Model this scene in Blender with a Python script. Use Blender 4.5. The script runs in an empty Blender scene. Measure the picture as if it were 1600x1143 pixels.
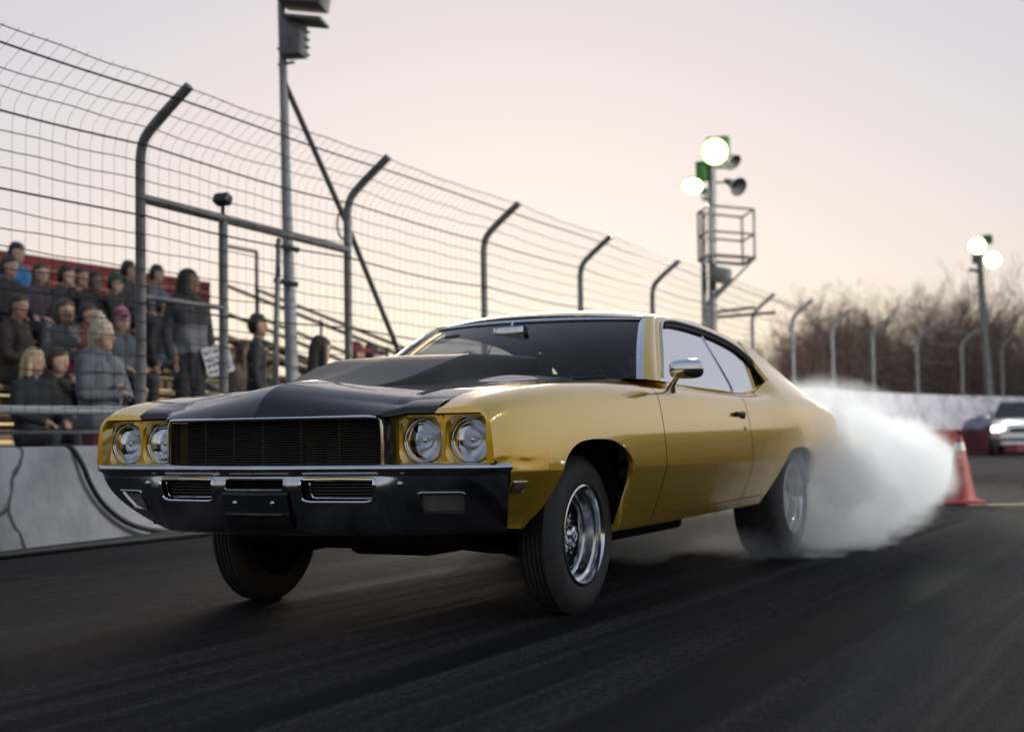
import bpy, bmesh, math, random
import numpy as np
from mathutils import Matrix, Vector
random.seed(7); rng = np.random.default_rng(7)
R = math.radians
scn = bpy.context.scene
COL = scn.collection

# ------------------------------------------------------------ camera
CAM = np.array([3.2567, -5.3415, 0.7371]); YAW, PITCH, ROLL = R(27.055), R(2.761), R(-0.818); FPX = 2222.0
_f = np.array([-math.sin(YAW)*math.cos(PITCH), math.cos(YAW)*math.cos(PITCH), math.sin(PITCH)])
_r0 = np.array([math.cos(YAW), math.sin(YAW), 0.0]); _u0 = np.cross(_r0, _f)
_r = math.cos(ROLL)*_r0 + math.sin(ROLL)*_u0; _u = -math.sin(ROLL)*_r0 + math.cos(ROLL)*_u0
cam_d = bpy.data.cameras.new('camera'); cam = bpy.data.objects.new('camera', cam_d); COL.objects.link(cam)
cam.matrix_world = Matrix(((_r[0], _u[0], -_f[0], CAM[0]), (_r[1], _u[1], -_f[1], CAM[1]), (_r[2], _u[2], -_f[2], CAM[2]), (0, 0, 0, 1)))
cam_d.sensor_width = 36.0; cam_d.lens = FPX/1600*36; cam_d.clip_start = .05; cam_d.clip_end = 2000
cam_d.dof.use_dof = True; cam_d.dof.focus_distance = 5.4; cam_d.dof.aperture_fstop = 2.3
scn.camera = cam

def ray(u, v): return _f + _r*(u-800)/FPX - _u*(v-571.5)/FPX      # a pixel of the 1600 x 1143 photograph -> direction
def atD(u, v, D): return CAM + D*ray(u, v)                          # at camera depth D
def atZ(u, v, z=0.0):
    d = ray(u, v); return CAM + d*(z-CAM[2])/d[2]
def flat(u, D, z=0.0):                                              # the point of height z seen in column u at depth D
    v = 600.0
    for _ in range(4):
        q = atD(u, v, D); v -= (z-q[2])/D*FPX
    return atD(u, v, D)

# ------------------------------------------------------------ sky, sun, exposure
SUN_AZ = R(27.0)          # west of +Y, behind the fence
world = bpy.data.worlds.new('World'); scn.world = world; world.use_nodes = True
nt = world.node_tree; nt.nodes.clear()
wo = nt.nodes.new('ShaderNodeOutputWorld'); bg = nt.nodes.new('ShaderNodeBackground')
sky = nt.nodes.new('ShaderNodeTexSky'); sky.sky_type = 'NISHITA'; sky.sun_disc = False
sky.sun_elevation = R(1.6); sky.sun_rotation = -SUN_AZ; sky.altitude = 200; sky.air_density = 1.0; sky.dust_density = 1.6; sky.ozone_density = 1.8
# dusk sky: physical sky, softened towards white where it is brightest (highlight roll-off) and slightly mauve
hs = nt.nodes.new('ShaderNodeHueSaturation'); hs.inputs['Saturation'].default_value = .96
gam = nt.nodes.new('ShaderNodeGamma'); gam.inputs[1].default_value = .60
addb = nt.nodes.new('ShaderNodeVectorMath'); addb.operation = 'ADD'; addb.inputs[1].default_value = (1.55, 1.55, 1.55)
soft = nt.nodes.new('ShaderNodeVectorMath'); soft.operation = 'DIVIDE'
tint = nt.nodes.new('ShaderNodeVectorMath'); tint.operation = 'MULTIPLY'; tint.inputs[1].default_value = (1.0, .975, 1.06)
bg.inputs[1].default_value = .15
nt.links.new(sky.outputs[0], hs.inputs['Color']); nt.links.new(hs.outputs[0], gam.inputs[0]); nt.links.new(gam.outputs[0], addb.inputs[0]); nt.links.new(gam.outputs[0], soft.inputs[0]); nt.links.new(addb.outputs[0], soft.inputs[1])
nt.links.new(soft.outputs[0], tint.inputs[0]); nt.links.new(tint.outputs[0], bg.inputs[0]); nt.links.new(bg.outputs[0], wo.inputs[0])
sun_d = bpy.data.lights.new('sun', 'SUN'); sun = bpy.data.objects.new('sun', sun_d); COL.objects.link(sun)
sun_d.energy = .16; sun_d.angle = R(18); sun_d.color = (1.0, .78, .55)
_sd = Vector((-math.sin(SUN_AZ)*math.cos(R(6)), math.cos(SUN_AZ)*math.cos(R(6)), math.sin(R(6))))
sun.rotation_euler = _sd.to_track_quat('Z', 'Y').to_euler()
scn.view_settings.view_transform = 'Standard'; scn.view_settings.look = 'None'
scn.view_settings.exposure = 3.3; scn.view_settings.gamma = 1.0; scn.view_settings.use_curve_mapping = False
scn.render.engine = 'CYCLES'
cy = scn.cycles; cy.max_bounces = 34; cy.diffuse_bounces = 4; cy.glossy_bounces = 6; cy.transmission_bounces = 8; cy.transparent_max_bounces = 24
cy.volume_bounces = 32; cy.use_denoising = True; cy.caustics_reflective = False; cy.caustics_refractive = False
cy.volume_step_rate = 2.0; cy.volume_max_steps = 128
cy.sample_clamp_indirect = 6.0

# ------------------------------------------------------------ helpers
def worldm(o):
    m = o.matrix_basis.copy()
    if o.parent: m = worldm(o.parent) @ o.matrix_parent_inverse @ m
    return m
def setpar(o, parent):
    if parent is not None:
        o.parent = parent; o.matrix_parent_inverse = worldm(parent).inverted()
def tag(o, label=None, cat=None, group=None, kind=None):
    if label: o['label'] = label
    if cat: o['category'] = cat
    if group: o['group'] = group
    if kind: o['kind'] = kind
    return o
def thing(name, label, cat, loc=(0, 0, 0), group=None, rotz=0.0):
    o = bpy.data.objects.new(name, None); COL.objects.link(o); o.location = loc; o.rotation_euler = (0, 0, rotz)
    o.empty_display_size = .2
    return tag(o, label, cat, group)
def mesh(name, v, f, mats, parent=None, smooth=40, midx=None):
    me = bpy.data.meshes.new(name); me.from_pydata([tuple(map(float, q)) for q in v], [], [tuple(map(int, q)) for q in f])
    for m in (mats if isinstance(mats, (list, tuple)) else [mats]): me.materials.append(m)
    if midx is not None: me.polygons.foreach_set('material_index', np.asarray(midx, dtype=np.int32))
    if smooth:
        me.shade_smooth()
        if smooth < 180: me.set_sharp_from_angle(angle=R(smooth))
    me.update()
    o = bpy.data.objects.new(name, me); COL.objects.link(o); setpar(o, parent)
    return o
class MB:
    """collects vertices and faces of one mesh"""
    def __init__(s): s.v = []; s.f = []; s.m = []
    def add(s, v, f, m=0):
        n = len(s.v); s.v.extend([tuple(q) for q in v]); s.f.extend([tuple(i+n for i in q) for q in f]); s.m.extend([m]*len(f)); return s
    def box(s, c, d, rot=None, m=0, taper=1.0):
        x, y, z = d[0]/2, d[1]/2, d[2]/2
        v = [(-x, -y, -z), (x, -y, -z), (x, y, -z), (-x, y, -z), (-x*taper, -y*taper, z), (x*taper, -y*taper, z), (x*taper, y*taper, z), (-x*taper, y*taper, z)]
        if rot is not None: v = [tuple(rot @ Vector(q)) for q in v]
        v = [(q[0]+c[0], q[1]+c[1], q[2]+c[2]) for q in v]
        return s.add(v, [(0, 3, 2, 1), (4, 5, 6, 7), (0, 1, 5, 4), (1, 2, 6, 5), (2, 3, 7, 6), (3, 0, 4, 7)], m)
    def bbox(s, c, d, r=.01, seg=2, rot=None, m=0):
        bm = bmesh.new(); bmesh.ops.create_cube(bm, size=1.0)
        for q in bm.verts: q.co = Vector((q.co.x*d[0], q.co.y*d[1], q.co.z*d[2]))
        bmesh.ops.bevel(bm, geom=bm.edges[:], offset=min(r, min(d)*.49), segments=seg, affect='EDGES', profile=.5)
        bm.verts.index_update(); M = rot if rot is not None else Matrix.Identity(3)
        v = [tuple(M @ q.co + Vector(c)) for q in bm.verts]; f = [tuple(q.index for q in g.verts) for g in bm.faces]; bm.free()
        return s.add(v, f, m)
    def tube(s, pts, r, n=8, caps=True, m=0, closed=False):
        P = [np.array(q, float) for q in pts]; N = len(P); rr = r if hasattr(r, '__len__') else [r]*N
        up = None; vs = []
        for i in range(N):
            a = P[(i-1) % N] if (closed or i > 0) else P[i]; b = P[(i+1) % N] if (closed or i < N-1) else P[i]
            t = b-a; t = t/(np.linalg.norm(t)+1e-12)
            if up is None: up = np.array([0, 0, 1.0]) if abs(t[2]) < .9 else np.array([1.0, 0, 0])
            e1 = up-t*(up@t); e1 /= np.linalg.norm(e1)+1e-12; e2 = np.cross(t, e1); up = e1
            for k in range(n):
                a_ = 2*math.pi*k/n; vs.append(P[i]+rr[i]*(math.cos(a_)*e1+math.sin(a_)*e2))
        fs = []
        for i in range(N if closed else N-1):
            j = (i+1) % N
            for k in range(n): fs.append((i*n+k, i*n+(k+1) % n, j*n+(k+1) % n, j*n+k))
        if caps and not closed: fs.append(tuple(reversed(range(n)))); fs.append(tuple((N-1)*n+k for k in range(n)))
        return s.add(vs, fs, m)
    def lathe(s, prof, axis_o, axis='x', n=32, m=0, closed=False, sgn=1):
        """prof: list of (axial, radius)"""
        vs = []
        for (a, r) in prof:
            for k in range(n):
                t = 2*math.pi*k/n; c, q = r*math.cos(t), r*math.sin(t)
                if axis == 'x': vs.append((axis_o[0]+a*sgn, axis_o[1]+c, axis_o[2]+q))
                elif axis == 'y': vs.append((axis_o[0]+c, axis_o[1]+a*sgn, axis_o[2]+q))
                else: vs.append((axis_o[0]+c, axis_o[1]+q, axis_o[2]+a*sgn))
        fs = []; N = len(prof)
        for i in range(N if closed else N-1):
            j = (i+1) % N
            for k in range(n): fs.append((i*n+k, i*n+(k+1) % n, j*n+(k+1) % n, j*n+k))
        return s.add(vs, fs, m)
    def grid(s, G, m=0, flip=False, mask=None):
        G = np.asarray(G); a, b = G.shape[:2]; fs = []
        for i in range(a-1):
            for j in range(b-1):
                if mask is not None and not mask[i][j]: continue
                q = (i*b+j, i*b+j+1, (i+1)*b+j+1, (i+1)*b+j); fs.append(tuple(reversed(q)) if flip else q)
        return s.add(G.reshape(-1, 3), fs, m)
    def out(s, name, mats, parent=None, smooth=40):
        return mesh(name, s.v, s.f, mats, parent, smooth, s.m if isinstance(mats, (list, tuple)) and len(mats) > 1 else None)
def recalc(o):
    bm = bmesh.new(); bm.from_mesh(o.data); bmesh.ops.remove_doubles(bm, verts=bm.verts[:], dist=1e-5); bmesh.ops.recalc_face_normals(bm, faces=bm.faces[:]); bm.to_mesh(o.data); bm.free(); return o
def pch(xs, ys):
    """monotone cubic interpolation"""
    xs = np.array(xs, float); ys = np.array(ys, float); h = np.diff(xs); d = np.diff(ys)/h; m = np.zeros(len(xs)); m[0] = d[0]; m[-1] = d[-1]
    for i in range(1, len(xs)-1):
        if d[i-1]*d[i] > 0:
            w1, w2 = 2*h[i]+h[i-1], h[i]+2*h[i-1]; m[i] = (w1+w2)/(w1/d[i-1]+w2/d[i])
    def fn(x):
        x = min(max(x, xs[0]), xs[-1]); i = min(max(int(np.searchsorted(xs, x))-1, 0), len(h)-1); t = (x-xs[i])/h[i]
        return ((1+2*t)*(1-t)**2)*ys[i]+t*(1-t)**2*h[i]*m[i]+t*t*(3-2*t)*ys[i+1]+t*t*(t-1)*h[i]*m[i+1]
    return fn
def sm(a, b, x):
    t = min(max((x-a)/(b-a), 0), 1); return t*t*(3-2*t)
def resample(P, n):
    P = np.asarray(P, float); d = np.concatenate([[0], np.cumsum(np.linalg.norm(np.diff(P, axis=0), axis=1))]); s = np.linspace(0, d[-1], n)
    return np.stack([np.interp(s, d, P[:, k]) for k in range(P.shape[1])], 1)
def chaikin(P, n=2, closed=False):
    P = np.asarray(P, float)
    for _ in range(n):
        if closed:
            Q = np.roll(P, -1, 0); P = np.stack([.75*P+.25*Q, .25*P+.75*Q], 1).reshape(-1, P.shape[1])
        else:
            a, b = P[:-1], P[1:]; mid = np.stack([.75*a+.25*b, .25*a+.75*b], 1).reshape(-1, P.shape[1]); P = np.concatenate([P[:1], mid[1:-1], P[-1:]])
    return P

# ------------------------------------------------------------ materials
MATS = {}
def mat(name, col=(.5, .5, .5), rough=.5, metal=0.0, spec=.5, coat=0.0, emit=None, es=0.0, noise=None, bump=None, **kw):
    if name in MATS: return MATS[name]
    m = bpy.data.materials.new(name); m.use_nodes = True; t = m.node_tree; b = t.nodes['Principled BSDF']
    b.inputs['Base Color'].default_value = (*col, 1); b.inputs['Roughness'].default_value = rough; b.inputs['Metallic'].default_value = metal
    b.inputs['Specular IOR Level'].default_value = spec; b.inputs['Coat Weight'].default_value = coat; b.inputs['Coat Roughness'].default_value = .03
    if emit: b.inputs['Emission Color'].default_value = (*emit, 1); b.inputs['Emission Strength'].default_value = es
    for k, v in kw.items(): b.inputs[k].default_value = v
    if noise:       # (scale, amount, roughness amount)
        tc = t.nodes.new('ShaderNodeTexCoord'); n = t.nodes.new('ShaderNodeTexNoise'); n.inputs['Scale'].default_value = noise[0]; n.inputs['Detail'].default_value = 6
        t.links.new(tc.outputs['Object'], n.inputs['Vector'])
        mr = t.nodes.new('ShaderNodeMapRange'); mr.inputs[1].default_value = .3; mr.inputs[2].default_value = .7; mr.inputs[3].default_value = 1-noise[1]; mr.inputs[4].default_value = 1+noise[1]
        t.links.new(n.outputs[0], mr.inputs[0])
        mx = t.nodes.new('ShaderNodeMix'); mx.data_type = 'RGBA'; mx.blend_type = 'MULTIPLY'; mx.inputs[0].default_value = 1; mx.inputs[6].default_value = (*col, 1)
        t.links.new(mr.outputs[0], mx.inputs[7]); t.links.new(mx.outputs[2], b.inputs['Base Color'])
        if len(noise) > 2:
            m2 = t.nodes.new('ShaderNodeMapRange'); m2.inputs[1].default_value = .3; m2.inputs[2].default_value = .7; m2.inputs[3].default_value = max(0, rough-noise[2]); m2.inputs[4].default_value = min(1, rough+noise[2])
            t.links.new(n.outputs[0], m2.inputs[0]); t.links.new(m2.outputs[0], b.inputs['Roughness'])
    if bump:        # (scale, strength, distance)
        tc = t.nodes.new('ShaderNodeTexCoord'); n = t.nodes.new('ShaderNodeTexNoise'); n.inputs['Scale'].default_value = bump[0]; n.inputs['Detail'].default_value = 5
        t.links.new(tc.outputs['Object'], n.inputs['Vector']); bp = t.nodes.new('ShaderNodeBump'); bp.inputs['Strength'].default_value = bump[1]; bp.inputs['Distance'].default_value = bump[2]
        t.links.new(n.outputs[0], bp.inputs['Height']); t.links.new(bp.outputs[0], b.inputs['Normal'])
    MATS[name] = m; return m
def glass(name, tint_col, refl=1.0, haze=0.0, ior=1.5, haze_col=(.75, .77, .82)):
    m = bpy.data.materials.new(name); m.use_nodes = True; t = m.node_tree; t.nodes.clear(); o = t.nodes.new('ShaderNodeOutputMaterial')
    tr = t.nodes.new('ShaderNodeBsdfTransparent'); tr.inputs[0].default_value = (*tint_col, 1)
    gl = t.nodes.new('ShaderNodeBsdfGlossy'); gl.inputs['Roughness'].default_value = .015
    fr = t.nodes.new('ShaderNodeFresnel'); fr.inputs[0].default_value = ior
    ml = t.nodes.new('ShaderNodeMath'); ml.operation = 'MULTIPLY'; ml.use_clamp = True; ml.inputs[1].default_value = refl; t.links.new(fr.outputs[0], ml.inputs[0])
    base = tr
    if haze > 0:
        df = t.nodes.new('ShaderNodeBsdfDiffuse'); df.inputs[0].default_value = (*haze_col, 1); tl = t.nodes.new('ShaderNodeBsdfTranslucent'); tl.inputs[0].default_value = (*haze_col, 1)
        h0 = t.nodes.new('ShaderNodeMixShader'); h0.inputs[0].default_value = .5; t.links.new(df.outputs[0], h0.inputs[1]); t.links.new(tl.outputs[0], h0.inputs[2])
        h = t.nodes.new('ShaderNodeMixShader'); h.inputs[0].default_value = haze; t.links.new(tr.outputs[0], h.inputs[1]); t.links.new(h0.outputs[0], h.inputs[2]); base = h
    mx = t.nodes.new('ShaderNodeMixShader'); t.links.new(ml.outputs[0], mx.inputs[0]); t.links.new(base.outputs[0], mx.inputs[1]); t.links.new(gl.outputs[0], mx.inputs[2]); t.links.new(mx.outputs[0], o.inputs[0])
    MATS[name] = m; return m

M_YEL = mat('gold_paint', (.86, .505, .010), .24, 0.55, .5, coat=1.0, **{'Coat IOR': 2.2, 'Coat Roughness': .02})
M_BLK = mat('black_paint', (.008, .008, .009), .4, 0, .15, coat=1.0, **{'Coat IOR': 1.45, 'Coat Roughness': .02})
M_SCOOP = mat('satin_black_paint', (.03, .031, .036), .42, 0, .5)
M_CHR = mat('chrome', (.72, .73, .76), .09, 1.0, noise=(14, .06, .05))
M_CHRB = mat('bumper_chrome', (.58, .59, .63), .2, 1.0, noise=(9, .10, .08))
M_ALU = mat('polished_aluminium', (.74, .74, .76), .16, 1.0, noise=(30, .08, .06))
M_DARK = mat('underbody_black', (.012, .011, .011), .8, 0, .2, noise=(12, .4))
M_PLAS = mat('black_plastic', (.018, .018, .02), .45)
M_RUB = mat('tyre_rubber', (.050, .046, .044), .62, 0, .4, noise=(18, .25, .08), bump=(60, .15, .01))
M_RUBS = mat('window_rubber', (.012, .012, .013), .5)
M_LENS = glass('headlight_glass', (.95, .96, .98), 1.5, 0.26, 1.55, (.92, .94, 1.0))
M_WIND = glass('windscreen_glass', (.62, .65, .66), 1.0, 0.0, 1.5)
M_SIDE = glass('sky_pale_side_glass', (.8, .82, .85), 2.6, .42, 1.6)  # whitish film mixed in, standing for the bright sky mirrored in the glass
M_REFL = mat('lamp_reflector', (.88, .89, .92), .16, 1.0)
M_SIG = mat('ribbed_signal_lens', (.30, .29, .27), .25, 0, .5)
M_AMB = mat('marker_lens', (.22, .10, .05), .2, 0, .6)
M_VIN = mat('black_vinyl', (.02, .019, .019), .6, noise=(25, .2))
M_RED = mat('tail_lens_red', (.35, .02, .015), .2)
# ============================================================ THE CAR (front towards -Y, driver's side +X, front axle at the origin)
car = thing('muscle_car', 'gold two-door muscle car with black bonnet and scoop, rear tyre smoking', 'car', (0, 1.4, 0))
f_zc = pch([-1, -.5, .3, 2.5, 4.3], [.605, .60, .595, .575, .60])
f_xc = pch([-1.0, -.9, -.75, -.5, -.2, .3, 1.0, 1.8, 2.3, 2.8, 3.3, 3.7, 4.0, 4.25], [.905, .925, .948, .962, .968, .966, .96, .957, .966, .982, .978, .955, .91, .84])
f_zs = pch([-1.0, -.93, -.87, -.7, -.5, -.1, .3, .7, 1.0, 1.6, 2.1, 2.5, 3.0, 3.3, 3.6, 3.9, 4.25], [.80, .832, .862, .895, .918, .944, .955, .952, .948, .937, .930, .940, .945, .935, .905, .855, .775])
f_zb = pch([-1.0, -.5, -.3, .1, .3, 2.3, 2.9, 3.3, 4.25], [.40, .385, .36, .325, .318, .335, .36, .40, .46])
f_xin = pch([-1.0, -.9, -.5, .3, .75, .9, 2.0, 2.6, 3.6, 4.25], [.69, .695, .705, .715, .735, .835, .835, .83, .80, .72])
f_zin = pch([-1.0, -.92, -.77, -.5, -.15, .3, .75, .9, 2.0, 2.6, 3.0, 3.6, 4.25], [.80, .832, .884, .926, .950, .968, .985, .975, .942, .962, .96, .93, .80])
roofz = pch([1.36, 1.6, 2.0, 2.4, 2.84, 3.04, 3.36, 3.62], [1.322, 1.345, 1.343, 1.306, 1.226, 1.145, 1.005, .928])
def Xg(z): return .832-.205*max(0, (z-.95)/.37)**1.08
def section(y):
    """cross-section of the body side, rocker to inner top edge: (x, z) points, index of crease, index of shoulder"""
    xc, zc, zs, zb = f_xc(y), f_zc(y), f_zs(y), f_zb(y)
    tk = .088+.040*sm(-.42, -.62, y)
    P = [(xc-tk-.047, zb-.004), (xc-tk-.012, zb), (xc-tk, zb+.014)]
    for t in np.linspace(.12, 1, 9):
        z = zb+.014+(zc-zb-.014)*t; P.append((xc-tk*(1-t)**1.15, z))
    ic = len(P)-1; zu = zs-.075
    for t in np.linspace(0, 1, 15)[1:]:
        z = zc+(zu-zc)*t; P.append((xc-.004*t-.36*(z-zc)**2, z))
    isd = len(P)-1; xu = P[-1][0]; sl = 2*.36*max(zu-zc, 0); ang0 = math.atan(sl)
    xi, zi = f_xin(y), f_zin(y); xt = max(xu-.095, xi+.02)
    for t in np.linspace(0, 1, 13)[1:]:            # shoulder as a smooth quadratic from the side into the top
        h = .075-.0; b0 = np.array([xu, zu]); b2 = np.array([xt, zs+.002]); b1 = np.array([xu-sl*h*.82, zs-.004])
        q = (1-t)**2*b0+2*t*(1-t)*b1+t*t*b2; P.append(tuple(q))
    for t in np.linspace(0, 1, 7)[1:]: P.append((xt+(xi-xt)*t, zs+.002+(zi-zs-.002)*t))
    P = np.array(P); w = sm(2.38, 2.655, y)*(1-sm(3.45, 3.8, y))
    if w > 0:                                      # behind the side window the side flows up into the roof pillar
        zr = roofz(min(y, 3.62)) if y >= 2.66 else 1.04+.0*y
        A = np.array([xu, zu]); B = np.array([Xg(zr)-.004, zr+.002]) if y < 3.62 else np.array([xi, zi])
        if y < 2.66: zr2 = roofz(2.66); B = np.array([Xg(zr2)-.004, zr2+.002])
        dA = np.array([-sl, 1.0]); dA /= np.linalg.norm(dA); dB = np.array([-.50, .86]); H = np.linalg.norm(B-A)
        C1 = A+dA*min(.10, H*.45); C2 = B-dB*H*.42; ts_ = np.linspace(0, 1, 60)[:, None]
        cv = (1-ts_)**3*A+3*ts_*(1-ts_)**2*C1+3*ts_**2*(1-ts_)*C2+ts_**3*B
        if y < 2.66:
            kk = cv[:, 1] <= max(zi+.012, 1.03); cv = cv[kk]
        n_ = len(P)-1-isd; cv = resample(cv, n_+1)[1:]; P[isd+1:] = P[isd+1:]*(1-w)+cv*w
    return P, ic, isd
def arch_curve(pts): return resample(chaikin(pts, 3), 70)
ARCH_F = arch_curve([(-.545, .30), (-.535, .39), (-.475, .48), (-.447, .57), (-.40, .655), (-.30, .703), (-.17, .716), (-.03, .716), (.10, .704), (.20, .67), (.268, .62), (.287, .56), (.290, .45), (.292, .30)])
ARCH_R = arch_curve([(2.30, .30), (2.33, .36), (2.43, .47), (2.52, .58), (2.62, .635), (2.80, .645), (2.98, .635), (3.10, .59), (3.17, .50), (3.25, .40), (3.28, .33)])
def fix_mono(A):
    A = A.copy()
    for i in range(1, len(A)): A[i, 0] = max(A[i, 0], A[i-1, 0]+2e-4)
    return A
ARCH_F, ARCH_R = fix_mono(ARCH_F), fix_mono(ARCH_R)
def zstart(y):
    z = f_zb(y)-.004
    for A in (ARCH_F, ARCH_R):
        if A[0, 0] <= y <= A[-1, 0]: z = max(z, float(np.interp(y, A[:, 0], A[:, 1])))
    return z
def side_panel(name, y0, y1, sgn, parent, ymax_top=None, mat_=None):
    ys = list(np.arange(y0, y1, .045))+[y1]
    for A in (ARCH_F, ARCH_R): ys += [float(q) for q in A[:, 0] if y0 < q < y1]
    ys = sorted(set(round(q, 5) for q in ys)); ys = [q for i, q in enumerate(ys) if i == 0 or q-ys[i-1] > 1.5e-4]
    cols = []
    for y in ys:
        P, ic, isd = section(y); zst = zstart(y); k = 0
        d = np.concatenate([[0], np.cumsum(np.linalg.norm(np.diff(P, axis=0), axis=1))])
        s0 = 0.0
        if zst > P[2][1]:
            for i in range(len(P)-1):
                if P[i][1] <= zst <= P[i+1][1]: s0 = d[i]+(d[i+1]-d[i])*(zst-P[i][1])/(P[i+1][1]-P[i][1]+1e-9); break
        sc = max(d[ic], s0+.02); ss = max(d[isd], sc+.05); se = d[-1]
        S = np.concatenate([np.linspace(s0, sc-.004, 9), [sc], np.linspace(sc+.004, ss, 16), np.linspace(ss, se-.09 if se-ss > .14 else (ss+se)/2, 12)[1:], np.linspace(se-.09 if se-ss > .14 else (ss+se)/2, se, 5)[1:]])
        col = np.stack([np.interp(S, d, P[:, 0]), np.interp(S, d, P[:, 1])], 1)
        lip = [(col[0][0]-.028, col[0][1]+.006), (col[0][0]-.006, col[0][1]-.002)]
        col = np.concatenate([lip, col, [(col[-1][0]-.002, col[-1][1]-.03)]]); cc = []
        for j, c in enumerate(col):
            yy, xx, zz = y, c[0], c[1]
            if y < -.55 and zz < .70:
                y0_ = float(np.interp(zz, [.375, .622, .648], [-.665, -.838, -.915])); yy = -.55+(y+.55)*(-.55-y0_)/(-.55+.915)
                if zz < f_zc(y)+.03:
                    P2, ic2, _ = section(yy); xx = float(np.interp(zz, P2[2:ic2+6, 1], P2[2:ic2+6, 0])) - (.028 if j == 0 else .006 if j == 1 else 0)
            cc.append((sgn*xx, yy, zz))
        cols.append(cc)
    b = MB(); b.grid(cols, flip=(sgn > 0))
    return b.out(name, mat_ or M_YEL, parent, 34)
DOOR0, DOOR1 = .668, 1.955
for sgn in (1, -1):
    side_panel('front_fender', -.915, DOOR0-.004, sgn, car)
    side_panel('door', DOOR0+.004, DOOR1-.004, sgn, car)
    q = side_panel('quarter_panel', DOOR1+.004, 4.25, sgn, car)
    # black backing behind the shut lines
    for ys_ in (DOOR0, DOOR1):
        b = MB(); c0 = []
        for dy in (-.02, .02):
            P, _, _ = section(ys_); c0.append([(sgn*(x-.010), ys_+dy, z-.004) for x, z in P[2:]])
        b.grid(c0, flip=(sgn < 0)); b.out('shut_line_seal', M_DARK, car, 60)
    # lower door edge line
    b = MB(); pts = []
    for y in np.linspace(DOOR0+.0, 2.30, 40):
        P, ic, _ = section(y); pts.append((sgn*(np.interp(f_zb(y)+.052, P[2:ic, 1], P[2:ic, 0])-.0005), y, f_zb(y)+.052))
    b.tube(pts, .0028, 6); b.out('sill_seam', mat('seam_dark', (.06, .035, .006), .6), car)
# ---- windows side: opening outline in (y, z)
DLO = chaikin([(.985, .968), (1.10, 1.045), (1.30, 1.19), (1.44, 1.288), (1.56, 1.312), (1.85, 1.307), (2.19, 1.280), (2.50, 1.228), (2.64, 1.165), (2.685, 1.09), (2.66, 1.03), (2.60, 1.0), (2.3, .955), (2.05, .944)], 2)
DLO_top = DLO
def dlo3(P, sgn, off=0.0): return [(sgn*(Xg(z)+off), y, z) for y, z in P]
OUTC = [(.865, .955), (1.0, 1.055), (1.18, 1.185), (1.34, 1.300), (1.42, 1.332)]+[(y, roofz(y)) for y in np.linspace(1.55, 2.70, 14)]
for sgn in (1, -1):
    n = 90
    inner = resample([q for q in DLO if True][: int(len(DLO)*.80)], 400)
    # keep the part of the opening up to its rear-top corner
    inner = np.array([q for q in inner if not (q[0] > 2.0 and q[1] < 1.13)]); inner = resample(inner, n); outer = resample(OUTC, n)
    cols = []
    for i in range(n):
        a, o = inner[i], outer[i]; col = []
        for t in np.linspace(0, 1, 7):
            y, z = a*(1-t)+o*t; bulge = .006*math.sin(math.pi*t)
            x = Xg(z)+bulge-(.016*t**3); col.append((sgn*x, y, z))
        cols.append(col)
    b = MB(); b.grid(cols, flip=(sgn < 0)); b.out('roof_rail', M_YEL, car, 60)
    # weatherstrip, drip moulding
    b = MB(); pts = [(sgn*(Xg(z)-.004), y, z) for y, z in inner]
    for off, rr in ((0, .013), (.020, .010)):
        pts = [(sgn*(Xg(z-off)-.004-off*.2), y+(-off*.4 if y > 2.6 else 0), z-off) for y, z in inner[30:]]; b.tube(pts, rr, 8)
    b.out('window_weatherstrip', M_RUBS, car)
    b = MB(); b.tube([(sgn*(Xg(z)+.004), y, z+.010) for y, z in inner[2:-2]], .0055, 8); b.out('drip_moulding', M_CHR, car)
    # glass: door window and quarter window
    bot = lambda y: .972-.030*(y-1.0)/1.1 if y < 2.1 else .942+.058*max(0, (y-2.1)/.5)**1.3
    topf = lambda y: float(np.interp(y, inner[:, 0], inner[:, 1]))
    for (ya, yb, nm) in ((.99, 2.05, 'door_glass'), (2.058, 2.70, 'quarter_glass')):
        cols = []
        for y in np.linspace(ya, yb, 24):
            lo, hi = bot(y)-.02, max(topf(min(y, 2.668)), bot(y)+.0); hi = hi if y < 2.66 else 1.13
            cols.append([(sgn*(Xg(z)-.016), y, z) for z in np.linspace(lo, max(hi, lo+.005), 8)])
        b = MB(); b.grid(cols, flip=(sgn < 0)); b.out(nm, M_SIDE, car, 80)
    b = MB(); b.tube([(sgn*(Xg(z)-.012), 2.053+.02*(1-(z-.93)/.35), z) for z in np.linspace(.935, 1.285, 10)], .004, 6); b.out('window_divider', M_CHR, car)
    b = MB(); b.tube([(sgn*(Xg(bot(y))+.004), y, bot(y)-.002) for y in np.linspace(.93, 2.66, 40)], .006, 6); b.out('belt_moulding', M_YEL, car)
# ---- roof skin
rows = []
for y in [1.325, 1.332, 1.345, 1.365, 1.39]+list(np.linspace(1.43, 2.80, 24)):
    ye = max(y, 1.37); zr = roofz(ye); xe = Xg(zr)-.014; row = []; roll = .022*max(0, (1.43-y)/.105)**2.2
    for t in np.linspace(-1, 1, 27):
        yy = y-.125*(1-abs(t)**2.2)*max(0, 1-(y-1.325)/.6)+.07*(1-t*t)*max(0, (y-2.3)/.5)
        row.append((xe*t, yy, zr+.040*(1-abs(t)**2.4)-roll*(.35+.65*(1-t**4))))
    rows.append(row)
b = MB(); b.grid(rows); b.out('roof', M_YEL, car, 60)
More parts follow.
